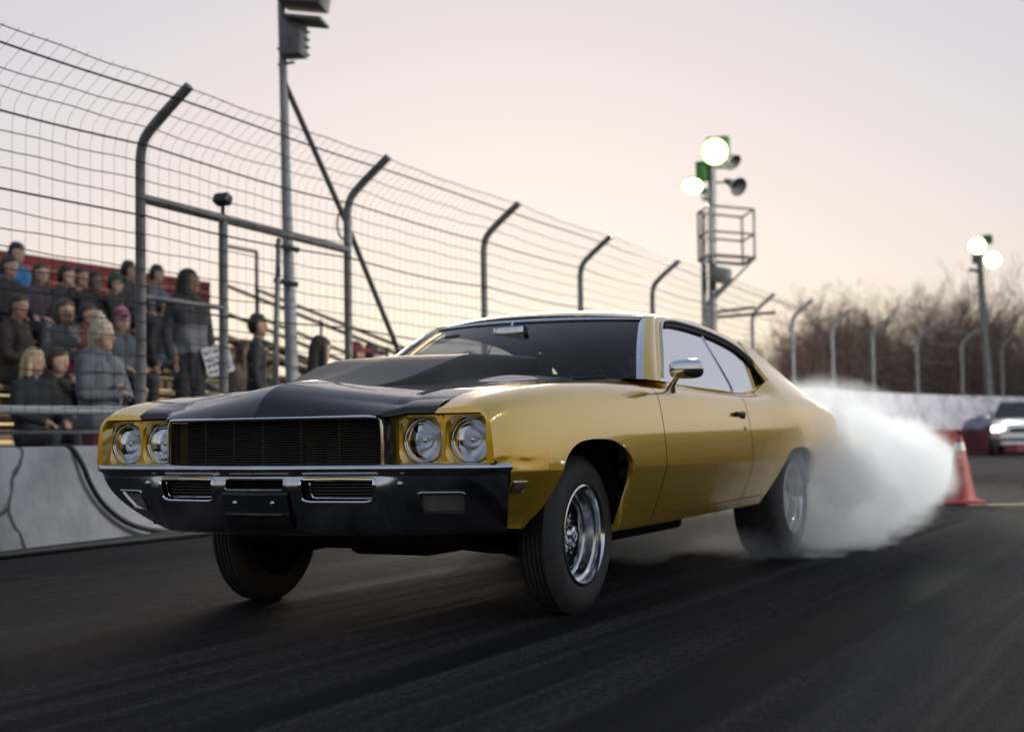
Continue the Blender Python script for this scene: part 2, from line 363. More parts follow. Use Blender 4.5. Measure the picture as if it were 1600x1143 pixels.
# ---- windscreen
def ws(t, s):   # t -1..1 across, s 0 bottom .. 1 top
    xb, xt_ = .785, .600
    yb = .60+.255*abs(t)**2.2; zb_ = .955+.012*abs(t); yt = 1.215+.135*abs(t)**2.2; zt = 1.325-.010*abs(t)**2.2
    x = t*(xb*(1-s)+xt_*s); return np.array([x, yb*(1-s)+yt*s, zb_*(1-s)+zt*s])+np.array([0, -.02, .022])*math.sin(math.pi*s)
b = MB(); b.grid([[ws(t, s) for t in np.linspace(-1, 1, 31)] for s in np.linspace(0, 1, 15)]); b.out('windscreen', M_WIND, car, 80)
def wsn(t, s): return ws(t, s)+np.array([0, -.010, .008])
nw = np.array([0, -.66, .75])
def wtrim(pts):
    b = MB(); b.grid([[np.array(i)*(1-k)+np.array(o)*k+nw*(.004+.009*math.sin(math.pi*k)) for k in np.linspace(0, 1, 6)] for i, o in pts]); o = b.out('windscreen_trim', M_CHR, car, 60); return o
wtrim([(ws(t, .955), ws(t, 1.025)) for t in np.linspace(-1, 1, 41)])
for sg_ in (1, -1): wtrim([(ws(sg_*.962, q), ws(sg_*1.028, q)) for q in np.linspace(0, 1.0, 20)])
# A pillar outer skin between the trim and the side window
for sgn in (1, -1):
    cols = []
    for s in np.linspace(-.02, 1.0, 14):
        a = wsn(sgn*1.0, s)+np.array([sgn*.004, .004, 0]); z = a[2]; yy = float(np.interp(z, [q[1] for q in OUTC[:5]], [q[0] for q in OUTC[:5]]))
        e = np.array([sgn*(Xg(z)+.002), yy+.035, z]); m_ = (a+e)/2+np.array([sgn*.014, -.010, .004])
        cols.append([a, (a+m_)/2+np.array([sgn*.004, -.003, 0]), m_, (e+m_)/2+np.array([sgn*.004, 0, 0]), e])
    b = MB(); b.grid(cols, flip=(sgn > 0)); b.out('windscreen_pillar', M_YEL, car, 60)
# ---- rear window, boot, tail
rw = lambda t, s: np.array([t*((Xg(roofz(2.80))-.02)*(1-s)+(f_xin(3.62)-.02)*s), 2.80+.07*(1-t*t)+(3.60-2.80)*s, roofz(2.8)*(1-s)+.93*s+.03*(1-t*t)*(1-s)+.02*math.sin(math.pi*s)])
b = MB(); b.grid([[rw(t, s) for t in np.linspace(-1, 1, 21)] for s in np.linspace(0, 1, 10)]); b.out('rear_window', M_WIND, car, 80)
for sg_ in (1, -1):  # added dark sheets under the rear glass edges, blocking bright sky
    b = MB(); b.grid([[rw(sg_*t, s)+np.array([0, 0, -.012]) for t in np.linspace(.62, 1.02, 5)] for s in np.linspace(-.02, 1.0, 10)]); b.out('sky_block', M_VIN, car, 80)
b = MB(); b.grid([[(t*(f_xin(y)+.004), y+.04*(1-t*t)*(y-3.6)/.6, f_zin(y)+.02*(1-t*t)) for t in np.linspace(-1, 1, 21)] for y in np.linspace(3.58, 4.25, 12)]); b.out('boot_lid', M_YEL, car, 60)
rows = []
for y, k in ((4.25, 0), (4.27, 1), (4.24, 2), (4.20, 3)):
    zt = [.80, .77, .62, .46][k]; rows.append([(t*f_xc(4.25)*(.86 if k == 0 else .99), y+.05*(1-t*t), zt) for t in np.linspace(-1, 1, 17)])
b = MB(); b.grid(rows, flip=True); b.out('tail_panel', M_YEL, car, 50)
for sgn in (1, -1):
    b = MB(); b.bbox((sgn*.56, 4.305, .64), (.42, .03, .11), .012); b.out('tail_lamp', M_RED, car)
b = MB(); prof = [(0, .60), (.05, .595), (.07, .56), (.06, .50), (.045, .46), (0, .44)]
b.grid([[(t*.87, 4.32-.11*abs(t)**6-.08*t*t+a, z) for t in np.linspace(-1, 1, 41)] for a, z in prof], flip=True)
for sgn in (1, -1): b.grid([[(sgn*(.86+.07*math.sin(y/.4*1.5)+a*.2), 4.13-y, z) for y in np.linspace(0, .40, 8)] for a, z in prof], flip=(sgn < 0))
b.out('rear_bumper', M_CHRB, car, 50)
# ---- bonnet
nose_d = pch([0, .023, .059, .123, .179, .26, .34, .62, .93, 1.3, 1.8], [.815, .851, .889, .926, .943, .953, .960, .976, .990, .999, 1.002])
def nose_y(x):                                     # front edge of the bonnet in plan
    ax = abs(x); return -.985-.090*max(0, 1-ax/.49) if ax < .49 else -.985+.072*sm(.49, .555, ax)
def hood_z(x, y):
    ax = abs(x); y0 = nose_y(x); d = max(y-y0, 0.0)
    zn = nose_d(d); cen = zn-.058*(1-sm(-.75, .15, y))*min(1, (zn-.815)/.10)*(ax/.475)      # raised, peaked centre section
    lip = .815+.011*sm(.49, .56, ax); o = f_zin(max(y, -.92))+.012*(1-(ax/f_xin(max(y, -.92)))**2)
    if d < .10:
        t = d/.10; k = math.sqrt(max(0, 1-(1-t)**2)); o1 = f_zin(max(y0+.10, -.92)); o = lip+(o1-lip)*(.35*t+.65*k)
    rd = 1-sm(.470, .560, ax); return o+(cen-o)*rd if cen > o or rd < 1 else cen
def hood_pt(x, s):
    y0 = nose_y(x); y1 = .735-.13*(1-(x/.72)**2); y = y0+(y1-y0)*s; return (x, y, hood_z(x, y))
xs = np.concatenate([np.linspace(-.705, -.6, 8)[:-1], np.linspace(-.6, -.44, 16)[:-1], np.linspace(-.44, 0, 17)[:-1], [-.004, 0, .004], np.linspace(0, .44, 17)[1:-1], np.linspace(.44, .6, 16)[:-1], np.linspace(.6, .705, 8)])
ss = np.concatenate([np.linspace(0, .02, 4)[:-1], np.linspace(.02, .12, 14)[:-1], np.linspace(.12, 1, 40)])
def hx(x, s):                                      # follow the fender gap
    q = hood_pt(x, s); k = (f_xin(max(q[1], -.92))-.004)/.705; return hood_pt(x*k if abs(x) > .6 else x*(1+(k-1)*(abs(x)/.6)**3), s)
G = [[hx(x, s) for x in xs] for s in ss]
G = [[(q[0], q[1]+.03, q[2]-.006) for q in G[0]], [(q[0], q[1]+.002, q[2]-.010) for q in G[0]]]+G
b = MB(); b.grid(G); b.out('bonnet', M_BLK, car, 50)
# cowl scoop standing on the bonnet, open towards the windscreen
def scoop_pt(t, s):
    y = -.70+(.655+.70)*s; w = .20+.125*min(1, s/.35)**.5 if s < .35 else .325
    h = .004+.100*sm(0, .55, s)*(.92+.08*s); a = abs(t)
    if a < .72: x = w*.962*t/.72; zz = h*(1-.02*(a/.72)**2)
    else:
        k = (a-.72)/.28*math.pi/2; x = math.copysign(w*.962+(w*.038)*math.sin(k)**.5, t); zz = h*.98*max(0, math.cos(k))**.30
    if s < .12: zz *= math.sqrt(max(0, 1-(1-s/.12)**2))
    return (x, y, hood_z(x, y)-.003+zz)
b = MB(); ts = np.concatenate([np.linspace(-1, -.72, 10)[:-1], np.linspace(-.72, .72, 15)[:-1], np.linspace(.72, 1, 10)])
G = [[scoop_pt(t, s) for t in ts] for s in np.concatenate([np.linspace(0, .12, 8)[:-1], np.linspace(.12, 1, 30)])]
G.append([(q[0]*.97, q[1]-.01, q[2]-.008) for q in G[-1]]); G.append([(q[0]*.96, q[1]-.25, q[2]-.012) for q in G[-2]])
b.grid(G); b.out('bonnet_scoop', M_SCOOP, car, 42)
# cowl panel in front of the windscreen
b = MB(); b.grid([[(t*.76, .735-.13*(1-(t*.76/.72)**2)+.006+s*(ws(t, 0)[1]-(.735-.13*(1-(t*.76/.72)**2))), .966-.008*s+.006*abs(t)) for t in np.linspace(-1, 1, 21)] for s in np.linspace(0, 1, 5)]); b.out('cowl', M_PLAS, car)
for sgn in (1, -1):                                # painted corner behind the fender
    b = MB(); b.grid([[(sgn*x, y, .982-.05*(x-.72)+.004-.02*(y-.73)) for x in np.linspace(.73, .868, 6)] for y in np.linspace(.66, 1.02, 8)], flip=(sgn < 0)); b.out('cowl_corner', M_YEL, car)
for sx in (-.42, .12):
    b = MB(); b.tube([(sx, .60, .985), (sx+.25, .615, .992), (sx+.55, .66, .995)], [.008, .006, .005], 6); b.out('wiper', M_PLAS, car)
# ---- front end: header bar, bezels, lamps
def cell(b, x0, x1, z0, z1, yf, cx, cz, half, sgn):
    n = 64; rings = []
    def rect(a):
        c, s_ = math.cos(a), math.sin(a); tx = ((x1-cx) if c > 0 else (cx-x0))/max(abs(c), 1e-6); tz = ((z1-cz) if s_ > 0 else (cz-z0))/max(abs(s_), 1e-6); k = min(tx, tz); return cx+c*k, cz+s_*k
    def sq(a, h, p): c, s_ = math.cos(a), math.sin(a); k = h/(abs(c)**p+abs(s_)**p)**(1/p); return cx+c*k, cz+s_*k
    A = [2*math.pi*i/n+.0001 for i in range(n)]
    for kind, h, dy in (('r', 0, 0), ('s', half, 0.0), ('s', half-.004, .006), ('s', half-.009, .010), ('c', .0848, .028), ('c', .0825, .034), ('c', .079, .085)):
        ring = []
        for a in A:
            x, z = rect(a) if kind == 'r' else (sq(a, h, 4.2) if kind == 's' else (cx+h*math.cos(a), cz+h*math.sin(a)))
            x = min(max(x, x0), x1); z = min(max(z, z0), z1); ring.append((sgn*x, yf(x)+dy, z))
        ring.append(ring[0]); rings.append(ring)
    b.grid(rings, flip=(sgn < 0))
yfb = lambda x: -.895+.10*max(0, (x-.60))**1.4
for sgn in (1, -1):
    b = MB(); cell(b, .518, .7035, .632, .812, yfb, .608, .7195, .0905, sgn); cell(b, .7035, .895, .632, .812, yfb, .800, .7195, .0905, sgn)
    b.grid([[(sgn*x, yy, z) for z in (.632, .75, .812)] for x, yy in ((.47, -.885), (.518, yfb(.518)))], flip=(sgn > 0))
    b.out('headlight_bezel', M_YEL, car, 35)
    for cx in (.608, .800):
        yb_ = yfb(cx)+.024
        lamp = MB(); lamp.lathe([(.03, .0745), (.0, .076), (-.006, .0790), (-.003, .0815), (.012, .0835)], (sgn*cx, yb_, .7195), 'y', 40); L = lamp.out('headlight', M_CHR, car)
        b = MB(); b.lathe([(-.0255+.0245*(r/.0745)**2, r) for r in np.linspace(.0005, .0745, 14)], (sgn*cx, yb_, .7195), 'y', 40); b.out('lens', M_LENS, L, 180)
        b = MB(); b.lathe([(.058-.058*(r/.0745)**2, r) for r in np.linspace(.0005, .0745, 12)], (sgn*cx, yb_+.004, .7195), 'y', 40); b.out('reflector', M_REFL, L, 180)
        b = MB(); b.lathe([(.03, .010), (.012, .012), (.006, .010), (.005, .001)], (sgn*cx, yb_+.004, .7195), 'y', 14); b.out('bulb', M_CHR, L, 60)
    # dark band under the bonnet lip, fender front return
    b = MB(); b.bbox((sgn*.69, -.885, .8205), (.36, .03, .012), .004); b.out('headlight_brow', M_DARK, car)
    b = MB(); P, _, _ = section(-.915); pp = [(x, z) for x, z in P if z > .63]
    b.grid([[(sgn*x, -.915+.0, z) for x, z in pp], [(sgn*min(x-.012, .89), -.916, min(z-.004, .818)) for x, z in pp], [(sgn*min(x-.03, .885), -.86, min(z-.008, .812)) for x, z in pp]], flip=(sgn < 0)); b.out('fender_edge', M_YEL, car, 60)
# grille
def gy(x): return -.952-.078*max(0, 1-abs(x)/.49)
GR0, GR1, GX = .632, .806, .482
g = MB(); g.grid([[(x, gy(x)+.07, z) for x in np.linspace(-.49, .49, 15)] for z in (.60, .83)]); g.out('grille_backing', M_DARK, car)
M_GR = mat('grille_black', (.075, .068, .055), .32, 0, .6)
for i in range(19):
    z = GR0+.010+(GR1-GR0-.012)*i/18; b = MB()
    b.grid([[(x, gy(x)+dy, z+dz) for x in np.linspace(-GX, GX, 13)] for dy, dz in ((.03, .0024), (0, .0024), (-.003, 0), (0, -.0024), (.03, -.0024))]); b.out('grille_bar', M_GR, car, 60)
for x in (-.31, -.155, 0, .155, .31):
    b = MB(); b.box((x, gy(x)+.022, (GR0+GR1)/2), (.005, .03, GR1-GR0)); b.out('grille_upright', M_GR, car)
for x in (.14, .25):                               # filters showing behind the bars
    b = MB(); b.lathe([(0, .001), (0, .038), (.09, .038), (.095, .001)], (x, gy(x)+.05+.04, .635), 'z', 20); b.out('oil_filter', mat('filter_white', (.4, .38, .34), .5), car)
b = MB(); fr = [(-GX-.012, GR0-.008), (-GX-.012, GR1-.012), (-GX+.012, GR1+.006), (0, GR1+.010), (GX-.012, GR1+.006), (GX+.012, GR1-.012), (GX+.012, GR0-.008)]
fr2 = resample(chaikin(fr, 2), 80); b.tube([(x, gy(x)-.040*(1 if abs(x) < .47 else .5), min(z, .8085)) for x, z in fr2 if z > GR0-.004], .0068, 8); b.out('grille_moulding', M_CHR, car)
b = MB()
for sgn in (1, -1): b.grid([[(sgn*x, y, z) for z in (.625, .70, .80)] for x, y in ((GX+.008, gy(.48)-.012), (GX+.018, -.95), (.502, -.90), (.504, -.86))], flip=(sgn > 0))
b.grid([[(x, gy(x)+dy, .628) for x in np.linspace(-.5, .5, 15)] for dy in (-.02, .08)]); b.out('grille_surround', M_BLK, car, 60)
# ---- front bumper
BPT = resample(np.concatenate([[(0, -1.105)], chaikin([(.06, -1.097), (.30, -1.066), (.52, -1.030), (.72, -.985), (.860, -.940), (.938, -.895), (.957, -.850)], 3)]), 260)
BPB = resample(np.concatenate([[(0, -1.005)], chaikin([(.06, -1.005), (.30, -.985), (.50, -.945), (.62, -.87), (.72, -.765), (.80, -.69), (.835, -.645)], 3)]), 260)
def bmix(z): return min(1.0, max(0.0, (.605-z)/.232)**1.75)
def bp_plan(t, z=.62):
    k = abs(t)*259; i = min(int(k), 258); m_ = bmix(z); A = BPT[i]*(1-m_)+BPB[i]*m_; B = BPT[i+1]*(1-m_)+BPB[i+1]*m_; q = A*(1-(k-i))+B*(k-i); d = B-A; nrm = np.array([d[1], -d[0]]); nrm /= np.linalg.norm(nrm)
    return np.array([math.copysign(q[0], t), q[1]]), np.array([math.copysign(nrm[0], t) if abs(nrm[0]) > 1e-9 else 0, nrm[1]])
BPL = BPT
BSEC = [(-.11, .640), (-.03, .640), (-.004, .637), (.004, .630), (.005, .620), (.001, .612), (-.012, .606), (-.018, .598)]
def bface(z, w): return -.018+.014*(1-sm(.50, .60, w))*(1-sm(.56, .60, z))
face_z = sorted({.598, .590, .584, .566, .545, .532, .520, .505, .490, .475, .462, .455, .44, .425}, reverse=True)
sec = [tuple(q) for q in BSEC]+[(None, z) for z in face_z[1:]]+[(None, .41), (None, .395), (None, .383), (-.03, .374), (-.06, .373), (-.12, .376)]
tcol = sorted({round(float(q), 4) for q in np.linspace(0, 1, 131)})
def t_of_x(x): return float(np.interp(x, [q[0] for q in BPT[:235]], np.linspace(0, 234/259, 235)))
IN0, IN1 = t_of_x(.205), t_of_x(.488); SG0, SG1 = t_of_x(.655), t_of_x(.825); SL1 = t_of_x(.135)
tcol = sorted(set([q for q in tcol if all(abs(q-k) > .004 for k in (IN0, IN1, SG0, SG1, SL1))]+[IN0, IN1, SG0, SG1, SL1]))
tcol = [-q for q in reversed(tcol[1:])]+tcol
rows = []
for a, z in sec:
    row = []
    for t in tcol:
        q, n_ = bp_plan(t, z); aa = bface(z, abs(q[0])) if a is None else a; row.append((q[0]+n_[0]*aa, q[1]+n_[1]*aa, z))
    rows.append(row)
mask = [[True]*(len(tcol)-1) for _ in range(len(sec)-1)]
for i in range(len(sec)-1):
    zm = (sec[i][1]+sec[i+1][1])/2
    for j in range(len(tcol)-1):
        tm = abs(tcol[j]+tcol[j+1])/2
        if IN0 < tm < IN1 and .505 < zm < .584: mask[i][j] = False
        if SG0 < tm < SG1 and .462 < zm < .532: mask[i][j] = False
        if tm < SL1 and .545 < zm < .584: mask[i][j] = False
b = MB(); b.grid(rows, mask=mask); bump = b.out('front_bumper', M_CHRB, car, 50)
def bpos(x, z, out=0.0):
    q, n_ = bp_plan(math.copysign(t_of_x(abs(x)), x) if abs(x) > 1e-6 else 1e-6, z); a = bface(z, abs(x))
    return (q[0]+n_[0]*(a+out), q[1]+n_[1]*(a+out), z)
def rcorn(C, rad=.012):
    C = np.array(C, float); out = []
    for i in range(len(C)):
        p, q, r_ = C[i-1], C[i], C[(i+1) % len(C)]; a = p-q; b_ = r_-q; la, lb = np.linalg.norm(a), np.linalg.norm(b_); k = min(rad, la*.45, lb*.45); A, B = q+a/la*k, q+b_/lb*k
        for t in np.linspace(0, 1, 6): out.append((1-t)**2*A+2*t*(1-t)*q+t*t*B)
    return np.array(out)
def loop_on(b, corners, r, out, n=120, rnd=2):
    P = resample(np.concatenate([rcorn(corners), rcorn(corners)[:1]]), n)[:-1]; b.tube([bpos(x, z, out) for x, z in P], r, 8, closed=True)
for sgn in (1, -1):
    xa, xb_ = .200, .493
    b = MB(); cs = [(sgn*xa, .585), (sgn*xa, .53), (sgn*(xa+.004), .508), (sgn*(xa+.03), .500), (sgn*.35, .500), (sgn*(xb_-.03), .500), (sgn*(xb_-.004), .508), (sgn*xb_, .53), (sgn*xb_, .585), (sgn*.35, .587)]
    loop_on(b, cs, .0075, .001); b.out('inlet_frame', M_CHR, bump)
    b = MB(); cs2 = [(sgn*(xa+.03), .580), (sgn*(xa+.03), .535), (sgn*(xa+.04), .516), (sgn*.35, .514), (sgn*(xb_-.014), .514), (sgn*(xb_-.008), .53), (sgn*(xb_-.008), .580), (sgn*.35, .582)]
    loop_on(b, cs2, .0035, -.022); b.out('inlet_trim', M_CHR, bump)
    b = MB(); b.grid([[bpos(sgn*x, z, -.075) for x in np.linspace(xa-.02, xb_+.02, 9)] for z in (.60, .49)], flip=(sgn < 0)); b.out('inlet_backing', M_DARK, bump)
    for k in range(6):
        b = MB(); z = .520+k*.0115; b.grid([[np.array(bpos(sgn*x, z, o))+np.array([0, 0, dz]) for x in np.linspace(xa+.005, xb_-.004, 9)] for o, dz in ((-.05, .0016), (-.034, .0016), (-.034, -.0016), (-.05, -.0016))], flip=(sgn < 0)); b.out('inlet_bar', M_GR, bump)
    # turn signal
    b = MB(); b.grid([[bpos(sgn*x, z, -.020) for x in np.linspace(.66, .822, 33)] for z in (.529, .466)], flip=(sgn < 0)); sgl = b.out('turn_signal', M_SIG, bump)
    b = MB()
    for k in range(22):
        x = .668+k*.0070; b.tube([bpos(sgn*x, .527, -.0185), bpos(sgn*x, .468, -.0185)], .0024, 4)
    b.out('lens_ribs', M_SIG, sgl)
    b = MB(); loop_on(b, [(sgn*.650, .534), (sgn*.668, .460), (sgn*.830, .460), (sgn*.818, .534)], .0048, .0, rnd=1); b.out('signal_frame', M_CHRB, bump)
    b = MB(); c = bpos(sgn*.585, .567, .003); b.lathe([(-.006, .001), (-.005, .008), (0, .011), (.006, .012)], c, 'y', 16); b.out('bumper_bolt', M_CHRB, bump, 60)
# number plate bracket (empty) in the middle, dark slot above it
b = MB(); b.grid([[bpos(x, z, -.055) for x in np.linspace(-.16, .16, 7)] for z in (.60, .535)]); b.out('slot_backing', M_DARK, bump)
b = MB(); loop_on(b, [(-.137, .586), (-.137, .545), (.137, .545), (.137, .586)], .0045, .0, rnd=1); b.out('slot_frame', M_CHRB, bump)
b = MB(); b.grid([[np.array(bpos(x, z, .002+.022*k)) for x in np.linspace(-.150, .150, 9)] for z, k in ((.538, 0), (.528, .5), (.50, .52), (.462, .55), (.456, .95), (.448, 1), (.430, .95), (.405, .6), (.393, .3))]); plate = b.out('plate_bracket', M_PLAS, bump, 50)
b = MB(); b.tube([bpos(x, .456, .0285) for x in np.linspace(-.125, .125, 8)], .0042, 6); b.out('bracket_rim', M_CHR, plate)
for sx in (-.085, .085):
    b = MB(); c = bpos(sx, .498, .017); b.lathe([(-.006, .0005), (-.005, .006), (0, .010)], c, 'y', 12); b.out('plate_screw', M_CHRB, plate, 80)
# ---- wheels
def wheel(name, x, y, r, w, sgn, rimr, slick, lean=0.0):
    z = r-.004; hw = w/2; outx = x+sgn*0
    W = thing(name, None, None, (x, y, z)); del_keys = [k for k in ('label', 'category') if k in W.keys()]
    setpar(W, car)
    prof = [(hw-.012, rimr), (hw+.002, rimr+.012), (hw+.006, rimr+.05), (hw+.002, r-.045), (hw-.010, r-.022), (hw-.026, r-.008)]
    if slick: tr = [(a, r-.002) for a in np.linspace(hw-.04, -hw+.04, 6)]
    else:
        tr = []; nb = 5; wid = (2*hw-.06); 
        for k in range(nb):
            a0 = hw-.03-wid*k/nb; a1 = hw-.03-wid*(k+1)/nb; g_ = .006
            tr += [(a0-g_*.2, r-.001), (a1+g_, r-.001)]
            if k < nb-1: tr += [(a1+g_*.9, r-.010), (a1+g_*.1, r-.010)]
    full = prof+tr+[(-a, q) for a, q in reversed(prof)]
    b = MB(); b.lathe(full, (x, y, z), 'x', 72, sgn=sgn); tyre = b.out('tyre', M_RUB, W, 30); recalc(tyre)
    lip = [(hw-.012, rimr+.002), (hw+.004, rimr+.004), (hw+.006, rimr-.004), (hw-.006, rimr-.010), (hw-.030, rimr-.012), (hw-.036, rimr-.026), (hw-.075, rimr-.030), (hw-.080, rimr-.044), (hw-.118, rimr-.050), (hw-.122, rimr-.060), (-hw+.03, rimr-.062)]
    b = MB(); b.lathe(lip, (x, y, z), 'x', 64, sgn=sgn); rim = b.out('rim', M_ALU, W, 30); recalc(rim)
    # centre disc with ten round holes and a hub
    d0 = hw-.120; n = 80; rr0, rr1 = rimr-.060, .062
    b = MB(); ring = []
    for rad, dx in ((rr0, 0), (rr0-.014, .004), (.085, .022), (.070, .026), (.062, .012), (.030, .012), (.001, .012)): ring.append((d0+dx, rad))
    b.lathe(ring, (x, y, z), 'x', 60, sgn=sgn); recalc(b.out('wheel_centre', M_ALU, W, 30))
    for k in range(10):
        a = 2*math.pi*k/10; c = (x+sgn*(d0+.0135), y+.112*math.cos(a), z+.112*math.sin(a))
        b = MB(); b.lathe([(.004, .0165), (.010, .0175), (.004, .0225)], c, 'x', 18, sgn=sgn); h_ = b.out('cooling_hole', M_ALU, W, 60)
        b = MB(); b.lathe([(.0042, .0165), (.0045, .0005)], c, 'x', 18, sgn=sgn); b.out('hole_shade', M_DARK, h_)
    b = MB(); b.lathe([(d0+.012, .042), (d0+.055, .042), (d0+.062, .038), (d0+.075, .032), (d0+.078, .018), (d0+.070, .016), (d0+.070, .001)], (x, y, z), 'x', 32, sgn=sgn); recalc(b.out('hub_cap', M_ALU, W, 35))
    for k in range(5):
        a = 2*math.pi*(k+.3)/5; c = (x+sgn*d0, y+.058*math.cos(a), z+.058*math.sin(a))
        b = MB(); b.lathe([(.018, .0165), (.024, .0165), (.024, .0115), (.052, .0115), (.056, .008), (.062, .006), (.062, .0005)], c, 'x', 6 if 0 else 12, sgn=sgn); b.out('lug_nut', M_ALU, W, 30)
    b = MB(); b.lathe([(-.02, .135), (-.02, .03), (-hw+.010, .03), (-hw+.004, rimr+.012), (-hw+.016, rimr+.012), (-.03, .135)], (x, y, z), 'x', 32, sgn=sgn); b.out('brake_drum', M_DARK, W, 30)
    return W
wheel('front_wheel', .765, .012, .327, .158, 1, .203, False)
wheel('front_wheel', -.765, .012, .327, .158, -1, .203, False)
wheel('rear_wheel', .765, 2.89, .352, .265, 1, .203, True)
wheel('rear_wheel', -.765, 2.89, .352, .265, -1, .203, True)
# ---- wheel houses, underbody
for sgn in (1, -1):
    for (cy_, rr, nm) in ((-.075, .40, 'front_wheel_house'), (2.83, .42, 'rear_wheel_house')):
        b = MB(); xo, xi = .885, .50; a = np.linspace(.06, math.pi-.06, 24)
        b.grid([[(sgn*x, cy_+rr*math.cos(t), .335+rr*.97*math.sin(t)) for t in a] for x in (xo, xi)], flip=(sgn > 0))
        b.add([(sgn*xi, cy_+rr*math.cos(t), .335+rr*.97*math.sin(t)) for t in a]+[(sgn*xi, cy_, .36)], [(i, i+1, len(a)) for i in range(len(a)-1)]); b.out(nm, M_DARK, car, 60)
b = MB(); b.box((0, 1.35, .375), (1.50, 1.95, .09)); b.box((0, 3.45, .47), (1.3, 1.5, .12)); b.box((0, -.15, .56), (.96, 1.45, .06)); b.out('floor_pan', M_DARK, car)
b = MB(); b.bbox((0, .0, .315), (.95, .22, .10), .04); b.bbox((0, .02, .275), (.42, .34, .09), .035); b.bbox((.02, -.42, .33), (.30, .16, .09), .03); b.out('engine_cradle', M_DARK, car)
for sgn in (1, -1):
    b = MB(); b.tube([(sgn*.30, .03, .30), (sgn*.52, .02, .255), (sgn*.68, .01, .235)], [.035, .03, .03], 8); b.tube([(sgn*.36, .0, .52), (sgn*.62, .01, .50)], .025, 8); b.tube([(sgn*.34, -.30, .30), (sgn*.50, -.18, .27), (sgn*.66, .0, .25)], .016, 8); b.out('suspension_arm', M_DARK, car)
    b = MB(); b.tube([(sgn*.34, .35, .30), (sgn*.38, .7, .235), (sgn*.42, 1.2, .235)], [.05, .055, .05], 12); b.out('exhaust_collector', M_DARK, car)
    b = MB(); b.tube([(sgn*.42, 1.2, .235), (sgn*.42, 2.2, .24)], .038, 10); b.out('exhaust_pipe', M_DARK, car)
b = MB(); b.tube([(-.75, 2.845, .345), (-.15, 2.845, .345), (.15, 2.845, .345), (.75, 2.845, .345)], [.05, .05, .05, .05], 10); b.lathe([(-.14, .05), (-.08, .13), (.08, .13), (.14, .05)], (0, 2.845, .345), 'x', 18); b.out('rear_axle', M_DARK, car)
b = MB(); b.box((0, -.72, .50), (1.50, .10, .22)); b.bbox((.12, -.62, .36), (.90, .20, .09), .04); b.out('front_valance', M_DARK, car)
b = MB(); b.box((0, -.76, .71), (.98, .03, .28)); b.out('radiator', M_DARK, car)
b = MB(); b.box((0, .60, .72), (1.5, .03, .50)); b.out('firewall', M_DARK, car)
# ---- small fittings
for sgn in (1, -1):
    b = MB(); P, ic_, _ = section(-.732); P2, _, _ = section(-.69); x = np.interp(.548, P[2:ic_+1, 1], P[2:ic_+1, 0]); c = (sgn*(x+.001), -.732, .548); sl_ = (np.interp(.548, P2[2:ic_+1, 1], P2[2:ic_+1, 0])-x)/.042; tl_ = (np.interp(.58, P[2:ic_+1, 1], P[2:ic_+1, 0])-x)/.032
    rot = Matrix.Rotation(-sgn*math.atan(sl_), 3, 'Z') @ Matrix.Rotation(sgn*math.atan(tl_), 3, 'Y')
    b.bbox(c, (.012, .098, .050), .005, rot=rot); mk = b.out('side_marker', M_CHR, car)
    b = MB(); b.bbox((c[0]+sgn*.0045, c[1], c[2]), (.008, .082, .036), .003, rot=rot); b.out('marker_glass', M_AMB, mk)
    P, _, _ = section(1.80); hx_ = np.interp(.828, P[8:26, 1], P[8:26, 0])
    b = MB(); b.bbox((sgn*(hx_+.012), 1.79, .828), (.022, .15, .022), .009, 3, Matrix.Rotation(sgn*R(12), 3, 'Y')); b.bbox((sgn*(hx_+.002), 1.86, .822), (.02, .06, .04), .008); b.out('door_handle', M_PLAS, car)
    b = MB(); b.lathe([(-.004, .011), (.004, .011), (.006, .008), (.006, .0005)], (sgn*(np.interp(.755, P[8:26, 1], P[8:26, 0])), 1.87, .755), 'x', 14, sgn=sgn); b.out('door_lock', M_CHR, car)
# driver's door mirror
P, _, _ = section(.86)
b = MB(); b.tube([(.905, .885, .928), (.915, .875, .955), (.945, .85, .985), (.965, .83, 1.00)], [.026, .014, .012, .014], 10); mst = b.out('mirror_stalk', M_CHR, car)
bm = bmesh.new(); bmesh.ops.create_uvsphere(bm, u_segments=28, v_segments=18, radius=1)
vv = []
for q in bm.verts:
    c = q.co; sx = math.copysign(abs(c.x)**.55, c.x); sz = math.copysign(abs(c.z)**.6, c.z); sy = c.y*(.9 if c.y < 0 else .35); vv.append((sx*.080, sy*.055, sz*.046))
bm.verts.index_update(); ff = [tuple(v.index for v in f.verts) for f in bm.faces]; bm.free()
rotm = Matrix.Rotation(R(8), 3, 'Z'); vv = [tuple(rotm @ Vector(q)+Vector((1.015, .80, 1.026))) for q in vv]
mesh('mirror_shell', vv, ff, M_CHR, car, 60)
# inside mirror
b = MB(); b.bbox((-.02, 1.06, 1.255), (.22, .028, .062), .014, 3, Matrix.Rotation(R(-14), 3, 'Z')); rv = b.out('rear_view_mirror', M_PLAS, car)
b = MB(); b.bbox((-.016, 1.075, 1.255), (.20, .006, .05), .003, 2, Matrix.Rotation(R(-14), 3, 'Z')); b.bbox((-.024, 1.045, 1.255), (.20, .004, .05), .002, 2, Matrix.Rotation(R(-14), 3, 'Z')); b.out('mirror_glass', M_CHR, rv)
b = MB(); b.tube([(-.02, 1.07, 1.275), (-.03, 1.12, 1.315)], .006, 6); b.out('mirror_arm', M_CHR, rv)
